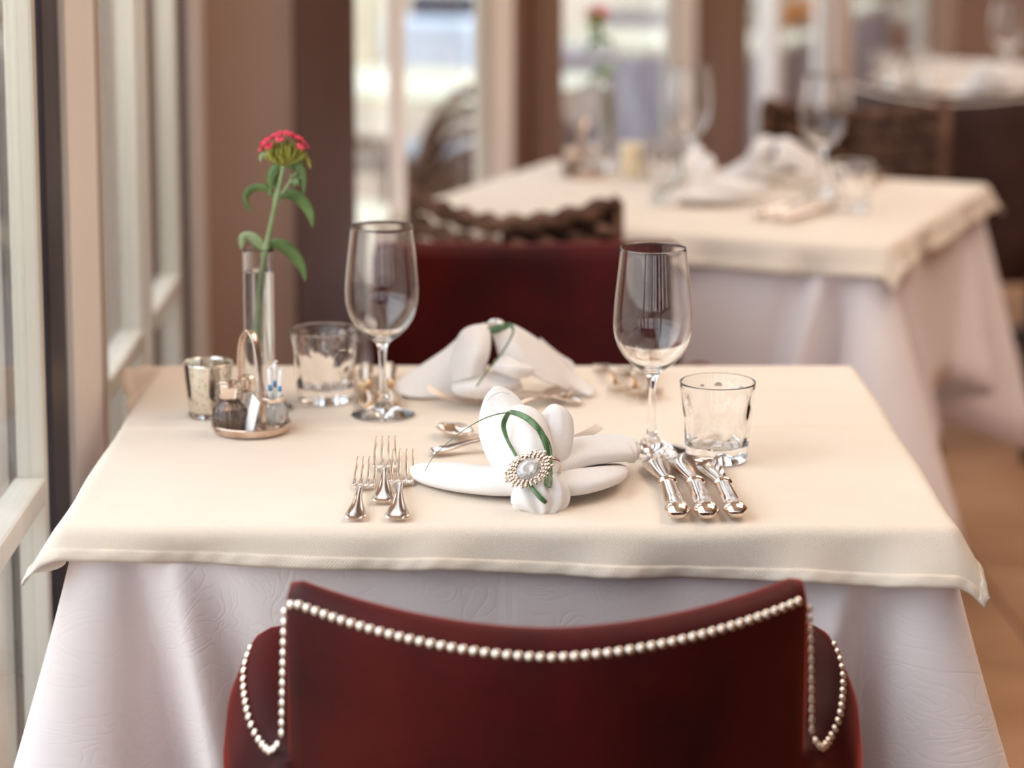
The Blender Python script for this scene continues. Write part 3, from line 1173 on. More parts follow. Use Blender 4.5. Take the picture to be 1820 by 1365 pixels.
# ------------------------------------------------------------------ vase and flower
def vase(label, h=.177, r=.0165):
    t = thing('bud_vase', label, 'vase')
    obj('glass_body', lathe([(1e-6, 0), (.033, 0), (.0355, .0015), (.034, .003), (.020, .005), (r + .001, .008), (r, .015)] + [(r, .015 + (h - .015) * i / 10) for i in range(1, 10)] +
                      [(r + .0002, h - .0008), (r - .0008, h), (r - .0019, h - .0008), (r - .0021, .03), (r - .003, .022), (1e-6, .020)], 56), glass, t)
    obj('water', lathe([(1e-6, .0195), (r - .0026, .0215), (r - .0014, .030), (r - .0012, h - .024), (1e-6, h - .0245)], 48), water, t)
    return t


VX, VY = -0.2315, 2.575
v1 = vase('slim clear bud vase of water holding the red flower')
v1.location = (VX, VY, .7495)


def leaf(P, wmax, side=(0, 1, 0), th=.0006, m=greenm, parent=None, fold=0.25):
    P = smoothp(P, 7)
    n = len(P)
    wa = [max(.0004, wmax * math.sin(math.pi * min(1, (i / (n - 1)) ** .75)) ** .8) for i in range(n)]
    pts = [Vector(p) for p in P]
    V, Fc = [], []
    for i in range(n):
        t = (pts[min(i + 1, n - 1)] - pts[max(i - 1, 0)]).normalized()
        a = Vector(side).cross(t)
        a.normalize()
        b = t.cross(a)
        for q in (-1, -.5, 0, .5, 1):
            V.append(pts[i] + a * wa[i] * q + b * (abs(q) * wa[i] * fold))
    for i in range(n - 1):
        for j in range(4):
            k = i * 5 + j
            Fc.append([k, k + 1, k + 6, k + 5])
    o = obj('leaf', (V, Fc), m, parent)
    return solid(o, th)


def carnation(label, lean=1.0):
    """flower standing with its stem in a vase; origin on the vase axis at table height"""
    t = thing('carnation', label, 'flower')
    V0 = Vector((VX, VY, .7495))

    def P(x, y, dy=0.0):
        return U(x, y, VY + dy) - V0
    sp_ = smoothp([P(455, 606), P(459, 560), P(463, 500), P(470, 455), P(481, 400), P(492, 352), P(500, 315), P(505, 292)], 6)
    n = len(sp_)
    rr = [.0034 - .0012 * i / n + (.0012 if abs(i - 30) < 2 or abs(i - 19) < 2 else 0) + (.002 if i < 3 else 0) for i in range(n)]
    obj('stem', tube(sp_, rr, 10, side=(0, 1, 0)), palegreen, t)
    obj('stem', tube(smoothp([P(497, 348), P(508, 335), P(518, 318)], 5), .0015, 8, side=(0, 1, 0)), palegreen, t)
    leaf([P(490, 350), P(478, 338), P(462, 333), P(446, 337), P(436, 350), P(440, 366), P(450, 376)], .0045, side=(0, 1, .3), parent=t)
    leaf([P(496, 350), P(512, 346), P(530, 352), P(545, 370), P(553, 388), P(555, 405)], .0070, side=(.1, 1, .25), parent=t)
    leaf([P(470, 446), P(458, 434), P(445, 424), P(432, 424), P(428, 443)], .0085, side=(.2, 1, .6), parent=t, m=palegreen)
    leaf([P(474, 440), P(492, 435), P(510, 444), P(525, 460), P(537, 478), P(543, 500)], .0088, side=(.2, 1, .5), parent=t)
    leaf([P(503, 300), P(492, 298), P(482, 310), P(479, 330), P(481, 350)], .0062, side=(.5, 1, 0), parent=t)
    leaf([P(503, 298), P(492, 302), P(487, 320), P(493, 332), P(495, 342)], .0050, side=(-.5, 1, 0), parent=t)
    leaf([P(508, 296), P(522, 290), P(531, 300), P(538, 322), P(540, 345)], .0072, side=(.4, 1, 0), parent=t)
    leaf([P(506, 294), P(480, 280), P(466, 276), P(462, 288)], .0035, side=(.2, 1, .4), parent=t, m=palegreen)
    leaf([P(508, 292), P(526, 276), P(545, 282), P(552, 300)], .0035, side=(.2, 1, .4), parent=t, m=yellowgreen)
    rg = random.Random(5)
    br = []
    for i in range(64):
        a = rg.uniform(0, 6.283)
        q = math.sqrt(rg.random())
        e = Vector((math.cos(a) * .025 * q, math.sin(a) * .020 * q, .031 - .017 * q * q + rg.uniform(-.004, .002)))
        s = P(505, 294) + Vector((0, 0, 0))
        mid = s + e * .55 + Vector((e.x * .2, e.y * .2, 0))
        br.append(sweep(smoothp([s, mid, s + e], 4), [.0008, .0016, .0019, .0021, .0021, .0020, .0016, .0010, .0004], [.0008, .0014, .0017, .0018, .0018, .0016, .0013, .0008, .0004], side=(.3, 1, .2), seg=6))
    tag(obj('bract', merge(*br), yellowgreen, t), kind='stuff')
    # bud cluster hanging to the right
    bb = []
    for i in range(16):
        s = P(522, 314)
        e = Vector((rg.uniform(-.006, .011), rg.uniform(-.006, .006), rg.uniform(-.012, .014)))
        bb.append(sweep([s, s + e * .6, s + e], [.0006, .0022, .0005], [.0006, .0022, .0005], side=(.3, 1, .2), seg=6))
    obj('bud', merge(*bb), palegreen, t)
    # florets: ruffled petals fanned on the dome
    for (x, y, dy, s) in ((464, 262, 0, 1.0), (471, 250, -.01, 1.1), (480, 244, .008, 1.15), (478, 258, -.014, .9), (492, 238, -.006, 1.1), (504, 234, .0, 1.15), (513, 236, -.01, 1.0),
                          (520, 240, .008, 1.1), (530, 243, -.004, 1.1), (538, 250, .004, 1.0), (535, 260, -.012, .9), (545, 258, .006, .8), (497, 246, -.014, .9)):
        c = P(x, y, dy)
        d = (c - P(505, 300)).normalized()
        V, Fc = [], []
        ns = 30
        V.append((0, 0, -.003))
        for j in range(ns):
            a = 2 * math.pi * j / ns
            rp = .0060 * s * (0.80 + .24 * abs(math.sin(a * 2.5)) + .07 * math.sin(a * 15))
            V.append((rp * .55 * math.cos(a), rp * .55 * math.sin(a), .0008 * math.sin(a * 5)))
            V.append((rp * math.cos(a), rp * math.sin(a), -.0008 + .0013 * math.sin(a * 5 + 1)))
        for j in range(ns):
            k = (j + 1) % ns
            Fc.append([0, 1 + 2 * j, 1 + 2 * k])
            Fc.append([1 + 2 * j, 2 + 2 * j, 2 + 2 * k, 1 + 2 * k])
        q = d.to_track_quat('Z', 'Y')
        V = [tuple(q @ Vector(p) + c) for p in V]
        solid(obj('petal', (V, Fc), petalm, t), .0005)
    return t


fw1 = carnation('red carnation with drooping leaves in the bud vase')
fw1.location = (VX, VY, .7495)


# ------------------------------------------------------------------ cutlery (local: handle end at y = 0, pointing to +y)
def fork(label, k=1.0, m=silver):
    t = thing('fork', label, 'fork')
    L = .118
    V, Fc = [], []
    st = [(0.000, .0070, .0016, .0022), (.0015, .0100, .0030, .0026), (.006, .0108, .0036, .0030), (.014, .0098, .0044, .0032), (.028, .0066, .0068, .0034), (.045, .0042, .0098, .0034),
          (.065, .0031, .0120, .0030), (.085, .0028, .0110, .0026), (.100, .0030, .0072, .0022), (.109, .0040, .0040, .0018), (.115, .0080, .0026, .0014), (.1185, .0112, .0022, .0013),
          (.122, .0118, .0020, .0012), (.1245, .0116, .0021, .0010)]
    st = [tuple(p) for p in smoothp(st, 3)]
    q = [-1, -.9, -.78, -.64, -.48, -.25, 0, .25, .48, .64, .78, .9, 1]
    RIB = {1: .15, .9: .85, .78: 1.0, .64: .62, .48: .50, .25: .42, 0: .40}
    n2 = len(q) * 2
    for y, w, z, h in st:
        for i, a in enumerate(q):
            rib = RIB[abs(a)] if y < .105 else .8 - .5 * abs(a) ** 6
            V.append((a * w, y, z + h / 2 * rib))
        for i, a in enumerate(q[::-1]):
            V.append((a * w, y, z - h / 2 * (1 - .6 * abs(a))))
    for i in range(len(st) - 1):
        for j in range(n2):
            a, b = i * n2 + j, i * n2 + (j + 1) % n2
            Fc.append([a, b, b + n2, a + n2])
    Fc += [list(range(n2)), [(len(st) - 1) * n2 + j for j in range(n2)]]
    obj('handle', fixn((V, Fc)), m, t)
    me = None
    for i in range(4):
        x = -.0102 + .0068 * i
        P = smoothp([(x, .123, .0020), (x, .138, .0022), (x, .155, .0062), (x * .93, .170, .0120), (x * .9, .180, .0175)], 4)
        nn = len(P)
        obj('tine', sweep(P, [.0019 - .0014 * (j / nn) ** 2 for j in range(nn)], [.0011 - .0007 * (j / nn) for j in range(nn)], side=(0, 0, 1), seg=8), m, t)
    t.scale = (k, k, k)
    return t


def knife(label, k=1.0, m=silver, bl=.10):
    t = thing('knife', label, 'knife')
    st = [(0, .0006, .0006, .0060), (.001, .0055, .0035, .0063), (.004, .0086, .0060, .0068), (.009, .0104, .0072, .0076), (.015, .0104, .0070, .0076), (.022, .0094, .0063, .0073), (.031, .0088, .0060, .0072),
          (.045, .0084, .0060, .0074), (.065, .0078, .0056, .0076), (.085, .0072, .0052, .0078), (.092, .0070, .0050, .0078)]
    prof = smoothp(st, 4)
    P = [(0, p[0], p[3]) for p in prof]
    obj('handle', sweep(P, [max(.0004, p[1]) for p in prof], [max(.0004, p[2]) for p in prof], side=(0, 0, 1), seg=24,
                        mod=lambda s, th: 1 + (.055 * math.cos(6 * th) if .25 < s < .93 else 0)), m, t)
    P = [(0, y, .0078) for y in (.0915, .0925, .095, .0975, .0985)]
    w_ = [.0070, .0082, .0088, .0082, .0062]
    obj('bolster', sweep(P, w_, [x * .78 for x in w_], side=(0, 0, 1), seg=20), m, t)
    # blade: spine nearly straight on the right, belly curving out on the left
    V, Fc = [], []
    n = 22
    for i in range(n + 1):
        s = i / n
        y = .098 + bl * s
        right = .0050 + .0022 * math.sin(s * 2.2) - (.0052 * max(0, (s - .72) / .28) ** 2)
        left = -.0050 - .0115 * math.sin(min(1, s * 1.15) * math.pi * .62) ** 1.2 + (.0150 * max(0, (s - .62) / .38) ** 2.0)
        if i == n:
            left = right - .0006
        z = .0078 - .0025 * s
        V += [(left, y, z - .0004), ((left + right) / 2, y, z + .0007), (right, y, z + .0006), (right, y, z - .0008), ((left + right) / 2, y, z - .0009)]
    for i in range(n):
        for j in range(5):
            a, b = i * 5 + j, i * 5 + (j + 1) % 5
            Fc.append([a, b, b + 5, a + 5])
    Fc += [[0, 1, 2, 3, 4], [n * 5 + j for j in range(5)]]
    obj('blade', fixn((V, Fc)), m, t)
    t.scale = (k, k, k)
    return t


def spoon(label, k=1.0, m=silver):
    t = thing('spoon', label, 'spoon')
    st = smoothp([(0.000, .0060, .0016, .0014), (.003, .0100, .0030, .0015), (.012, .0098, .0044, .0016), (.028, .0062, .0068, .0017), (.055, .0034, .0110, .0018), (.085, .0028, .0104, .0018), (.108, .0034, .0066, .0018)], 4)
    P = [(0, p[0], p[2]) for p in st]
    obj('handle', sweep(P, [p[1] for p in st], [p[3] for p in st], side=(0, 0, 1), seg=14), m, t)

    def bowl(u, v):
        th = u * 2 * math.pi
        yy, xx = .108 + .028 * (1 - math.cos(th)) * .5 * 2 * .9, 0
        cy = .134
        x = .0165 * v * math.sin(th) * (1 - .12 * math.cos(th))
        y = cy - .027 * v * math.cos(th)
        z = .0012 + .0078 * v ** 2.2 + .0015 * (v * math.cos(th) < 0) * 0
        return (x, y, z)
    vf, uv = grid(bowl, 40, 10)
    o = obj('bowl', fixn(vf), m, t)
    solid(o, .0011)
    t.scale = (k, k, k)
    return t


ZC = .7505


def aim(o, x0, y0, x1, y1, z=ZC):
    o.location = (x0, y0, z)
    o.rotation_euler = (0, 0, -math.atan2(x1 - x0, y1 - y0))
    return o


aim(fork('left fork of the three beside the napkin, handle end towards the viewer', .93), -.1075, 2.135, -.104, 2.30)
aim(fork('middle fork of the three, set farther back and tines highest', 1.03), -.0835, 2.190, -.088, 2.38, ZC)
aim(fork('right fork of the three, next to the napkin wing', 1.05), -.0695, 2.133, -.0685, 2.33, ZC)
aim(knife('left knife of the three, plain bright blade', 1.10, bl=.108), .1865, 2.125, .1835, 2.33)
aim(knife('middle knife of the three beside the tumbler', 1.10, bl=.108), .2130, 2.124, .2095, 2.33)
aim(knife('right knife of the three, smaller blade under the tumbler', 1.04, bl=.098), .2400, 2.128, .2345, 2.33)
# dessert cutlery lying across behind the front napkin
o = spoon('dessert spoon behind the front napkin, bowl showing at its left', 1.0)
o.location = (.108, 2.352, ZC)
o.rotation_euler = (0, 0, math.radians(64))
a_, b_ = Vector((.052, 2.330)), Vector((-.045, 2.488))
o.rotation_euler = (0, 0, -math.atan2(b_.x - a_.x, b_.y - a_.y))
o.location = (a_.x, a_.y, ZC)
aim(fork('dessert fork behind the front napkin, handle end at its left', 1.0), -.043, 2.372, .11, 2.412)
# the diner opposite: knives at our left, forks at our right, dessert pieces in the middle
kb = [(-.126, 2.742, -.119, 2.60, 'far knife nearest the left tumbler, blade towards the viewer'), (-.099, 2.745, -.094, 2.60, 'far knife seen through the left wine glass stem')]
for x0, y0, x1, y1, lb in kb:
    aim(knife(lb, 1.0, gold, bl=.09), x0, y0, x1, y1)
for x0, y0, x1, y1, s_, lb in ((.150, 2.775, .170, 2.60, .93, 'far left fork of the group behind the right wine glass'), (.178, 2.755, .186, 2.58, .95, 'far middle fork, closest behind the wine glass stem'),
                               (.202, 2.762, .200, 2.58, .93, 'far right fork, partly behind the right wine glass')):
    aim(fork(lb, s_, gold), x0, y0, x1, y1)
aim(fork('dessert fork before the back napkin, tines to the left', .95), .120, 2.592, -.045, 2.600)
o = spoon('dessert spoon before the back napkin, bowl to the right', .98)
aim(o, .020, 2.500, .122, 2.655)


# ------------------------------------------------------------------ front napkin
def lobe(K, seg=56, flat=False, power=.85, pleat=0, seed=0, crease=True):
    """K: (x, y, Y, half_width_m, half_thickness_m) key stations"""
    pts = smoothp([tuple(U(k[0], k[1], k[2])) + (k[3], k[4]) for k in K], 8)
    P = [Vector(p[:3]) for p in pts]
    wa = [max(.0008, p[3]) for p in pts]
    wb = [max(.0008, p[4] * (.85 if not pleat else 1)) for p in pts]
    view = Vector((0, -1, .25)).normalized()

    def md(s, th):
        k = 1.0
        if pleat:
            k += .11 * math.sin(pleat * th + seed) * min(1, 6 * s) * min(1, (1 - s) * 4)
        if crease:
            e = math.sin(s * math.pi)
            k += .035 * math.sin(3 * th + 5 * s + seed) * e
            for c0, am in ((1.15, -.15), (1.75, .10), (4.2, -.14), (5.0, .08)):
                dd = (th - c0 - .5 * (s - .5) + math.pi) % (2 * math.pi) - math.pi
                k += am * e * math.exp(-(dd / .20) ** 2)
        return k
    return sweep(P, wa, wb, side=(0, 0, 1) if flat else view, seg=seg, power=power, mod=md)


nap = thing('folded_napkin', 'white napkin gathered by a jewelled ring, in the middle front', 'napkin', (0.055, 2.22, .75))


def rel(vf, o):
    return [(p[0] - o[0], p[1] - o[1], p[2] - o[2]) for p in vf[0]], vf[1]


NO = (0.055, 2.22, .75)
LA = lobe([(943, 852, 2.215, .010, .010), (925, 825, 2.222, .022, .013), (908, 790, 2.245, .0255, .012), (897, 752, 2.262, .0255, .010), (890, 720, 2.275, .0200, .008), (886, 700, 2.28, .0130, .006), (884, 686, 2.282, .003, .003)], power=.95)
LB = lobe([(950, 850, 2.205, .010, .010), (947, 820, 2.208, .0195, .014), (940, 785, 2.225, .0220, .015), (928, 752, 2.245, .0205, .013), (918, 732, 2.255, .012, .008), (914, 724, 2.26, .003, .003)], power=1)
LC = lobe([(960, 852, 2.215, .010, .010), (972, 820, 2.225, .018, .013), (982, 785, 2.240, .0200, .013), (986, 755, 2.250, .0185, .011), (985, 735, 2.255, .014, .009), (982, 720, 2.26, .004, .004)], power=.9)
LD = lobe([(945, 862, 2.195, .012, .011), (905, 858, 2.215, .026, .0135), (860, 853, 2.235, .031, .0130), (810, 846, 2.255, .030, .0120), (768, 840, 2.275, .024, .0095), (742, 835, 2.285, .013, .0065), (731, 833, 2.288, .003, .003)], flat=True, power=.85, seed=1)
LE = lobe([(962, 850, 2.20, .010, .008), (1000, 815, 2.245, .026, .011), (1045, 801, 2.275, .033, .0125), (1090, 797, 2.295, .034, .0125), (1120, 800, 2.30, .028, .0125), (1134, 802, 2.30, .015, .009), (1138, 803, 2.30, .003, .003)], flat=True, power=.8, seed=2)
LE2 = lobe([(960, 868, 2.185, .012, .010), (1000, 860, 2.205, .026, .0125), (1045, 850, 2.225, .028, .0115), (1080, 840, 2.255, .022, .009), (1105, 832, 2.27, .010, .005)], flat=True, power=.85, seed=3)
LF = lobe([(950, 845, 2.200, .0125, .012), (952, 858, 2.192, .0170, .015), (957, 875, 2.182, .0245, .0200), (961, 892, 2.176, .0255, .0205), (962, 908, 2.172, .0190, .0160), (961, 918, 2.170, .0090, .009), (960, 922, 2.170, .002, .002)], power=1, pleat=9, seed=1.3, seg=72, crease=False)
o = obj('cloth', rel(merge(LA, LB, LC, LD, LE, LE2, LF), NO), linen, nap)
o.modifiers.new('s', 'SUBSURF').render_levels = 1
# stitched fold line on the left lobe
ln = [U(x, y, Y) for x, y, Y in ((866, 712, 2.262), (876, 702, 2.266), (890, 697, 2.268), (905, 700, 2.270))]
obj('hem_line', rel(tube(smoothp(ln, 6), .0006, 6), NO), linen, nap)

# ring with brooch
ring = thing('napkin_ring', 'silver napkin ring with an oval crystal brooch', 'napkin ring', tuple(U(948, 842, 2.195)))
RO = tuple(U(948, 842, 2.195))
ax = (U(962, 880, 2.18) - U(945, 815, 2.215)).normalized()
e1 = ax.cross(Vector((0, 1, .2))).normalized()
e2 = ax.cross(e1).normalized()
P = [e1 * .0265 * math.cos(a) + e2 * .020 * math.sin(a) + ax * .0 for a in [2 * math.pi * i / 40 for i in range(41)]]
V, Fc = [], []
for i in range(40):
    for d, k in ((-.0018, 1), (.0018, 1), (.0018, 1.06), (-.0018, 1.06)):
        V.append(P[i] * k + ax * d)
for i in range(40):
    for j in range(4):
        a, b = i * 4 + j, i * 4 + (j + 1) % 4
        c, d = ((i + 1) % 40) * 4 + j, ((i + 1) % 40) * 4 + (j + 1) % 4
        Fc.append([a, b, d, c])
obj('band', fixn((V, Fc)), silver, ring)
BC = U(940, 834, 2.168) - Vector(RO)
bx = (U(985, 812, 2.172) - U(900, 858, 2.168)).normalized()       # long axis of the oval
bn = Vector((-.12, -.86, .50)).normalized()
by = bn.cross(bx).normalized()
bx = by.cross(bn).normalized()
BM = Matrix(((bx.x, by.x, bn.x, BC.x), (bx.y, by.y, bn.y, BC.y), (bx.z, by.z, bn.z, BC.z), (0, 0, 0, 1)))
V, Fc = [], []
ns = 12
for rr, z in ((1.0, 0), (1.0, .0012), (.72, .0040), (.45, .0052)):
    for j in range(ns):
        a = 2 * math.pi * (j + .5 * (rr == .72)) / ns
        V.append((.0122 * rr * math.cos(a), .0095 * rr * math.sin(a), z))
for i in range(3):
    for j in range(ns):
        a, b = i * ns + j, i * ns + (j + 1) % ns
        Fc.append([a, b, b + ns])
        Fc.append([a, b + ns, a + ns])
Fc += [[3 * ns + j for j in range(ns)], list(range(ns))[::-1]]
obj('crystal', xf(fixn((V, Fc)), BM), crystal, ring, smooth=False)
obj('setting', xf(lathe([(1e-6, -.0015), (.0135, -.0015), (.0138, 0), (.0128, .0012), (.012, .0002), (1e-6, 0)], 40, lambda a, i, r, z: r * (1 - .22 * math.sin(a) ** 2)), BM), silver, ring)
bd = lathe([(1e-6, 0), (.0013, .0002), (.0019, .0009), (.0016, .0019), (.0008, .0025), (1e-6, .0027)], 7)
bme = None
nb = 0
for rad, cnt, sz in ((.0140, 22, .9), (.0166, 26, 1.0), (.0190, 26, .95), (.0212, 14, .85)):
    for j in range(cnt):
        a = 2 * math.pi * (j + (.5 if rad > .016 and rad < .02 else 0)) / cnt
        wob = 1 + .06 * math.cos(12 * a)
        p = (rad * wob * 1.03 * math.cos(a), rad * wob * .76 * math.sin(a), .0005)
        if bme is None:
            o = obj('rhinestone', bd, bead, ring, smooth=False)
            bme = o.data
        else:
            o = bpy.data.objects.new('rhinestone', bme)
            link(o, ring)
        o.matrix_local = BM @ Matrix.Translation(p) @ Matrix.Scale(sz, 4)

# green grass looped around the napkin
gr = thing('grass_blade', 'green grass blade looped round the front napkin and its ring', 'grass', tuple(T(955, 870, .76)))
GO = tuple(T(955, 870, .76))


def strip(K, w0, m=grassm, name='blade', parent=gr, org=GO, th=.0004, tw=0.0):
    pts = smoothp([tuple(U(k[0], k[1], k[2])) + ((k[3] if len(k) > 3 else 1),) for k in K], 8)
    P = [Vector(p[:3]) - Vector(org) for p in pts]
    o = obj(name, sweep(P, [w0 * p[3] for p in pts], [th] * len(P), side=(.1, -1, .25), seg=8), m, parent)
    return o


strip([(906, 732, 2.228, .8), (899, 742, 2.226, 1), (895, 758, 2.222, 1), (902, 782, 2.214, .7), (916, 808, 2.200, .6), (930, 835, 2.186, .7), (945, 865, 2.160, .8), (958, 882, 2.150, 1), (971, 894, 2.1495, .8)], .0024)
strip([(906, 732, 2.228, .9), (922, 736, 2.224, 1.1), (942, 747, 2.214, 1.25), (960, 766, 2.206, 1.2), (971, 790, 2.200, .9), (975, 820, 2.192, 1), (977, 845, 2.176, 1.2), (975, 866, 2.160, 1.0)], .0024)
strip([(955, 762, 2.206, .8), (966, 785, 2.202, .8), (971, 805, 2.198, .6), (972, 830, 2.186, .6), (970, 862, 2.162, .8)], .0020)
strip([(962, 766, 2.205, .7), (974, 783, 2.202, .6), (980, 805, 2.196, .5), (980, 835, 2.186, .5)], .0018)
strip([(906, 733, 2.228, 1), (880, 737, 2.222, .8), (850, 749, 2.215, .7), (820, 768, 2.210, .6), (790, 792, 2.215, .5), (768, 815, 2.225, .5), (755, 838, 2.245, .4)], .0006, th=.0003, name='thin_tip')

# ------------------------------------------------------------------ back napkin
nb_ = thing('draped_napkin', 'white napkin draped in soft wings, at the far side of the front table', 'napkin', (.02, 2.63, .75))
BO = (.02, 2.63, .75)


def PT(*rows):
    return [[(T(p[0], p[1], p[2]) if p[2] < 1 else U(p[0], p[1], p[2])) for p in r] for r in rows]


bp = [
    # left wing
    PT([(872, 580, 2.66), (830, 590, 2.665), (790, 622, 2.67), (742, 654, 2.675), (697, 684, 2.675)],
       [(868, 620, 2.62), (825, 640, 2.63), (782, 660, 2.635), (738, 678, 2.645), (694, 692, 2.655)],
       [(860, 700, .752), (815, 704, .752), (775, 706, .752), (735, 706, .752), (700, 699, .752)]),
    # right wing
    PT([(868, 580, 2.655), (905, 576, 2.65), (945, 596, 2.65), (985, 628, 2.66), (1020, 664, 2.665), (1057, 694, 2.64)],
       [(880, 610, 2.62), (915, 610, 2.61), (950, 635, 2.61), (985, 660, 2.62), (1018, 682, 2.635), (1055, 700, 2.628)],
       [(890, 650, 2.60), (925, 655, 2.59), (955, 672, 2.59), (985, 684, 2.60), (1018, 696, .754), (1050, 703, .752)]),
    # back flap behind the right wing
    PT([(960, 600, 2.69), (990, 626, 2.69), (1015, 642, 2.69), (1022, 652, 2.685)],
       [(960, 640, 2.68), (985, 650, 2.68), (1005, 660, 2.68), (1018, 662, 2.68)],
       [(950, 664, 2.68), (975, 668, 2.68), (1000, 670, 2.68), (1016, 672, 2.68)]),
    # standing petal at the left of the middle
    PT([(868, 578, 2.63), (845, 578, 2.625), (822, 588, 2.62), (808, 612, 2.62)],
       [(872, 602, 2.60), (850, 600, 2.595), (824, 612, 2.60), (803, 636, 2.61)],
       [(868, 636, 2.585), (846, 634, 2.575), (822, 642, 2.585), (800, 658, 2.60)],
       [(852, 668, 2.585), (836, 672, 2.58), (820, 676, 2.585), (806, 682, 2.595)]),
    # scooped lower cup
    PT([(806, 680, 2.60), (820, 668, 2.61), (845, 660, 2.615), (880, 660, 2.615), (915, 655, 2.61)],
       [(803, 692, 2.585), (822, 688, 2.57), (850, 686, 2.56), (885, 686, 2.565), (925, 680, 2.58)],
       [(812, 702, 2.585), (832, 706, 2.575), (858, 708, 2.57), (890, 704, 2.575), (930, 688, 2.60)]),
    # curled tongue
    PT([(880, 640, 2.60), (905, 634, 2.595), (925, 644, 2.585), (942, 650, 2.585)],
       [(876, 652, 2.585), (902, 652, 2.57), (924, 656, 2.57), (949, 658, 2.58)],
       [(880, 660, 2.59), (900, 666, 2.575), (922, 672, 2.575), (942, 668, 2.585)]),
]
o = obj('cloth', rel(merge(*[patch(r, 6, 6) for r in bp]), BO), linen, nb_)
solid(o, .0016)
rg2 = thing('napkin_ring', 'copper-toned napkin ring on top of the back napkin', 'napkin ring', tuple(U(876, 579, 2.64)))
obj('band', fixn(sweep([Vector((.012 * math.cos(a), .010 * math.sin(a), .002 * math.sin(2 * a))) for a in [2 * math.pi * i / 24 for i in range(25)]], [.0025] * 25, [.0025] * 25, seg=8)), gold, rg2)
o = obj('stone', lathe([(1e-6, .001), (.008, .001), (.009, .003), (.006, .006), (1e-6, .0075)], 10), crystal, rg2, smooth=False)
o.location = (0.003, -.002, .001)
gb = thing('grass_blade', 'thin green grass blade tied over the back napkin', 'grass', tuple(T(870, 660, .78)))
GB = tuple(T(870, 660, .78))
strip([(862, 588, 2.62, .6), (876, 586, 2.615, 1.2), (892, 582, 2.61, 1.2), (905, 578, 2.61, .8), (912, 586, 2.60, .5), (908, 600, 2.59, .3), (890, 630, 2.575, .3), (862, 665, 2.555, .25), (838, 700, 2.565, .2)], .0035, parent=gb, org=GB, name='blade')

# ------------------------------------------------------------------ middle table setting
R2 = -ANG


def on2(x, y):
    p = T(x, y, .75)
    return (p.x, p.y, .7495)


place(g1, True, on2(1460, 346), R2, 'wine glass at the right front of the middle table', 'wine glasses on the middle table')
place(g1, True, on2(1225, 325), R2, 'wine glass at the back left of the middle table, by the window post', 'wine glasses on the middle table')
place(tu1, True, on2(1513, 372), R2, 'tumbler right of the front wine glass on the middle table', 'tumblers on the middle table')
place(tu2, True, on2(1180, 318), R2, 'tumbler near the candle on the middle table', 'tumblers on the middle table')
place(cad, True, on2(1038, 312), R2, 'condiment tray with handle at the window end of the middle table')
place(s1, True, Vector(on2(1030, 314)) + Vector((-.014, .0, .0027)), R2, 'pepper shaker on the condiment tray of the middle table')
place(s2, True, Vector(on2(1045, 310)) + Vector((.010, .004, .0027)), R2, 'salt shaker on the condiment tray of the middle table')
v2 = place(v1, True, on2(1078, 300), R2, 'tall bud vase on the middle table before the window')
f2 = place(fw1, True, on2(1078, 300), R2 + 2.6, 'red carnation in the bud vase on the middle table')
t = thing('pillar_candle', 'cream pillar candle beside the vase on the middle table', 'candle', on2(1122, 312))
obj('wax', lathe([(1e-6, 0), (.021, 0), (.0215, .002), (.0215, .058), (.019, .060), (1e-6, .057)], 40), wax, t)
obj('wick', tube([(0, 0, .056), (.0005, 0, .066)], .0008, 6, side=(0, 1, 0)), gasket, t)
n2 = place(nap, True, on2(1225, 372), R2, 'white napkin with grass loop at the front of the middle table')
n2.location = (*on2(1215, 358)[:2], .75)
r2 = copy_tree(ring)
r2['label'] = 'jewelled napkin ring on the front napkin of the middle table'
g2_ = copy_tree(gr)
g2_['label'] = 'grass loop on the front napkin of the middle table'
MR = Matrix.Translation(n2.location) @ Matrix.Rotation(R2 - .5, 4, 'Z')
n2.rotation_euler = (0, 0, R2 - .5)
for o, src in ((r2, RO), (g2_, GO)):
    o.location = MR @ (Vector(src) - Vector(NO))
    o.rotation_euler = (0, 0, R2 - .5)
n3 = place(nb_, True, on2(1375, 318), R2, 'white napkin draped at the far side of the middle table')
n3.location = (*on2(1375, 322)[:2], .75)
# knives at the near right, two more beyond
kk = knife('', 1.05, silver)
for i, (x, y, lb) in enumerate(((1340, 390, 'left knife of the three at the front of the middle table'), (1368, 393, 'middle knife of the three at the front of the middle table'),
                                (1395, 396, 'right knife of the three at the front of the middle table'))):
    p = on2(x, y)
    place(kk, i > 0, (p[0], p[1], ZC), R2 - .25, lb, 'knives on the middle table', 1.05)
ff = fork('', .95, gold)
for i, (x, y, lb) in enumerate(((1558, 306, 'left far fork on the middle table'), (1578, 310, 'right far fork on the middle table'))):
    p = on2(x, y)
    place(ff, i > 0, (p[0], p[1], ZC), R2 + math.pi, lb, 'forks on the middle table', .95)
aim(spoon('dessert spoon across the middle table', 1.0, silver), T(1300, 352).x, T(1300, 352).y, T(1190, 345).x - .02, T(1190, 330).y)

# far table setting
place(g1, True, on2(1788, 150), R2, 'wine glass on the far table at the upper right')
place(tu1, True, on2(1632, 150), R2, 'tumbler on the far table at the upper right')
n4 = place(nb_, True, on2(1770, 170), R2, 'white napkin draped on the far table')
n4.location = (*on2(1765, 168)[:2], .75)
place(tu2, True, on2(1570, 146), R2, 'second tumbler on the far table, nearer the window')

# ------------------------------------------------------------------ terrace furniture beyond the glass
TZ = -.065


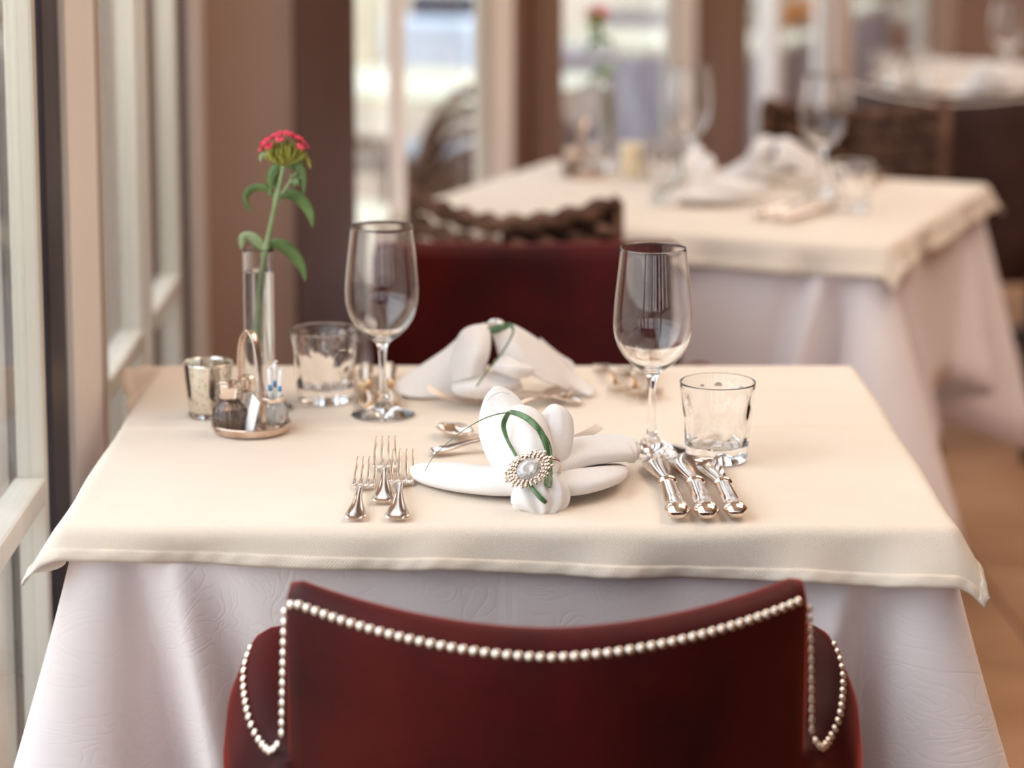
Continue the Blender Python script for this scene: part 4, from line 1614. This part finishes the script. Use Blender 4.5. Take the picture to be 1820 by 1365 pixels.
def out_table(x, y, w, d, rz, label, top_m, skirt_m, sk=.35, h=.75, wn='tablecloth'):
    t = thing('terrace_table', label, 'table', (x, y, TZ), rz)
    obj('tabletop', box(-w + .02, w - .02, -d + .02, d - .02, h - .04, h - .004, .004), darkwood, t, smooth=False)
    for sx in (-1, 1):
        for sy in (-1, 1):
            obj('leg', sweep([(sx * (w - .08), sy * (d - .08), 0), (sx * (w - .08), sy * (d - .08), h - .04)], [.018, .018], [.018, .018], side=(0, 1, 0), seg=8), outgrey, t)
    c = thing('tablecloth', 'cloth of the ' + label, 'tablecloth', (x, y, TZ), rz)
    N = 64
    per = []
    for i in range(N):
        (bx_, by_), (nx, ny) = rrect(w, d, .05, (4 * w + 4 * d) * i / N)
        per.append((bx_, by_, nx, ny))
    V = [(p[0], p[1], h) for p in per]
    for z, o_ in ((h - .02, .004), (h - sk, .02)):
        V += [(p[0] + p[2] * (o_ + .008 * math.sin(i * 1.9)), p[1] + p[3] * (o_ + .008 * math.sin(i * 1.9)), z) for i, p in enumerate(per)]
    obj('cloth_top', ([v for v in V[:2 * N]], [list(range(N))] + [[i, (i + 1) % N, (i + 1) % N + N, i + N] for i in range(N)]), top_m, c)
    obj('cloth_skirt', ([v for v in V[N:]], [[i, (i + 1) % N, (i + 1) % N + N, i + N] for i in range(N)]), skirt_m, c)
    return t


out_table(-.25, 6.75, .55, .42, -ANG, 'long cream terrace table outside the first window bay', cushionw, cream, .10)
out_table(0.66, 8.2, .45, .42, -ANG, 'cream terrace table outside the second window bay', cushionw, outgrey, .55)  # grey skirt is shade painted below the cream top
out_table(1.15, 9.9, .50, .45, -ANG, 'cream terrace table outside the third window bay', cushionw, outgrey, .5)


def lounge(label, loc, rz, m, w=.3, back=True, h=.42):
    t = thing('terrace_armchair', label, 'chair', loc, rz)
    obj('seat_cushion', box(-w, w, -.25, .25, h - .14, h, .035), m, t)
    obj('frame', merge(box(-w - .03, w + .03, -.27, .27, .10, h - .145, .01)), wicker, t, smooth=False)
    for sx in (-1, 1):
        for sy in (-.23, .23):
            obj('leg', sweep([(sx * (w - .02), sy, 0), (sx * (w - .02), sy, .11)], [.015] * 2, [.015] * 2, side=(0, 1, 0), seg=8), darkwood, t)
    if back:
        obj('back_cushion', xf(box(-w, w, -.05, .05, 0, .36, .03), Matrix.Translation((0, .24, h)) @ Matrix.Rotation(math.radians(-8), 4, 'X')), m, t)
    return t


lounge('low white cushioned stool just outside, left of the mullion', (-.36, 5.95, TZ), .2, cushionw, .18, back=False, h=.50)
lounge('pale blue cushioned terrace armchair beyond the long table', (-.03, 8.6, TZ), 2.9, outblue, .2, h=.45)
lounge('dark blue cushioned terrace armchair beyond the long table', (.10, 9.9, TZ), 2.8, outdark, .26, h=.45)
lounge('lavender grey terrace armchair outside the second window bay', (.31, 7.45, TZ), 3.0, outgrey, .16, h=.45)
lounge('white cushioned terrace armchair far out on the terrace', (-.6, 10.6, TZ), 2.9, cushionw, .3, h=.45)


def planter(label, x, y, seed, petals):
    t = thing('flower_planter', label, 'planter', (x, y, TZ))
    obj('pot', lathe([(1e-6, 0), (.16, 0), (.18, .02), (.24, .48), (.26, .5), (.25, .52), (.22, .50), (1e-6, .48)], 32), terracotta, t)
    rg = random.Random(seed)
    lv = []
    for i in range(220):
        a, q = rg.uniform(0, 6.283), rg.random() ** .5
        c = Vector((math.cos(a) * .30 * q, math.sin(a) * .30 * q, .52 + rg.uniform(0, .42) * (1 - .4 * q)))
        d = Vector((math.cos(a), math.sin(a), rg.uniform(-.2, .9))).normalized() * .07
        s = d.cross(Vector((0, 0, 1))).normalized() * .022
        lv.append(([c, c + d * .5 + s, c + d, c + d * .5 - s], [[0, 1, 2, 3]]))
    tag(obj('foliage', merge(*lv), greenm, t, smooth=False), kind='stuff')
    for k, mm in enumerate(petals):
        fl_ = []
        for i in range(14):
            a, q = rg.uniform(0, 6.283), rg.random() ** .5
            c = Vector((math.cos(a) * .30 * q, math.sin(a) * .30 * q, .64 + rg.uniform(0, .42) * (1 - .4 * q)))
            V = [tuple(c + Vector((0, 0, .01)))] + [tuple(c + Vector((.05 * math.cos(b), .05 * math.sin(b), .018 * math.sin(3 * b)))) for b in [6.283 * j / 10 for j in range(10)]]
            fl_.append((V, [[0, 1 + j, 1 + (j + 1) % 10] for j in range(10)]))
            fl_.append(([(p[0], p[2] - c.z + c.y, p[1] - c.y + c.z) for p in V], [[0, 1 + j, 1 + (j + 1) % 10] for j in range(10)]))
        tag(obj('blossom', merge(*fl_), mm, t, smooth=False), kind='stuff')
    return t


planter('orange and white flower planter outside the third window bay', 1.06, 9.0, 3, (orangem, whitem))
planter('white flower planter outside, right of the orange one', 1.65, 11.2, 6, (whitem,))
planter('green planter with white flowers far outside the first bay', -.75, 12.5, 8, (whitem,))
planter('orange flower planter outside the fourth window bay', 2.0, 11.8, 9, (orangem, whitem))


# cream awning posts standing on the terrace outside the left glass wall
for i, (x, y, w_, lb) in enumerate(((-.63, 3.26, .020, 'slim cream awning post outside the left glass, nearest the viewer'), (-.655, 3.56, .028, 'cream awning post outside the left glass, second from the viewer'),
                                    (-.72, 4.72, .022, 'slim cream awning post outside, seen through the middle left pane'), (-.76, 5.35, .034, 'thicker cream awning post outside, beside the corner pillar'))):
    t = thing('awning_post', lb, 'post', (x, y, TZ), group='awning posts outside the left glass')
    obj('shaft', box(-w_, w_, -w_, w_, .012, 2.75, .004), postgrey, t, smooth=False)
    obj('foot_plate', box(-w_ - .02, w_ + .02, -w_ - .02, w_ + .02, 0, .012, .002), gasket, t, smooth=False)
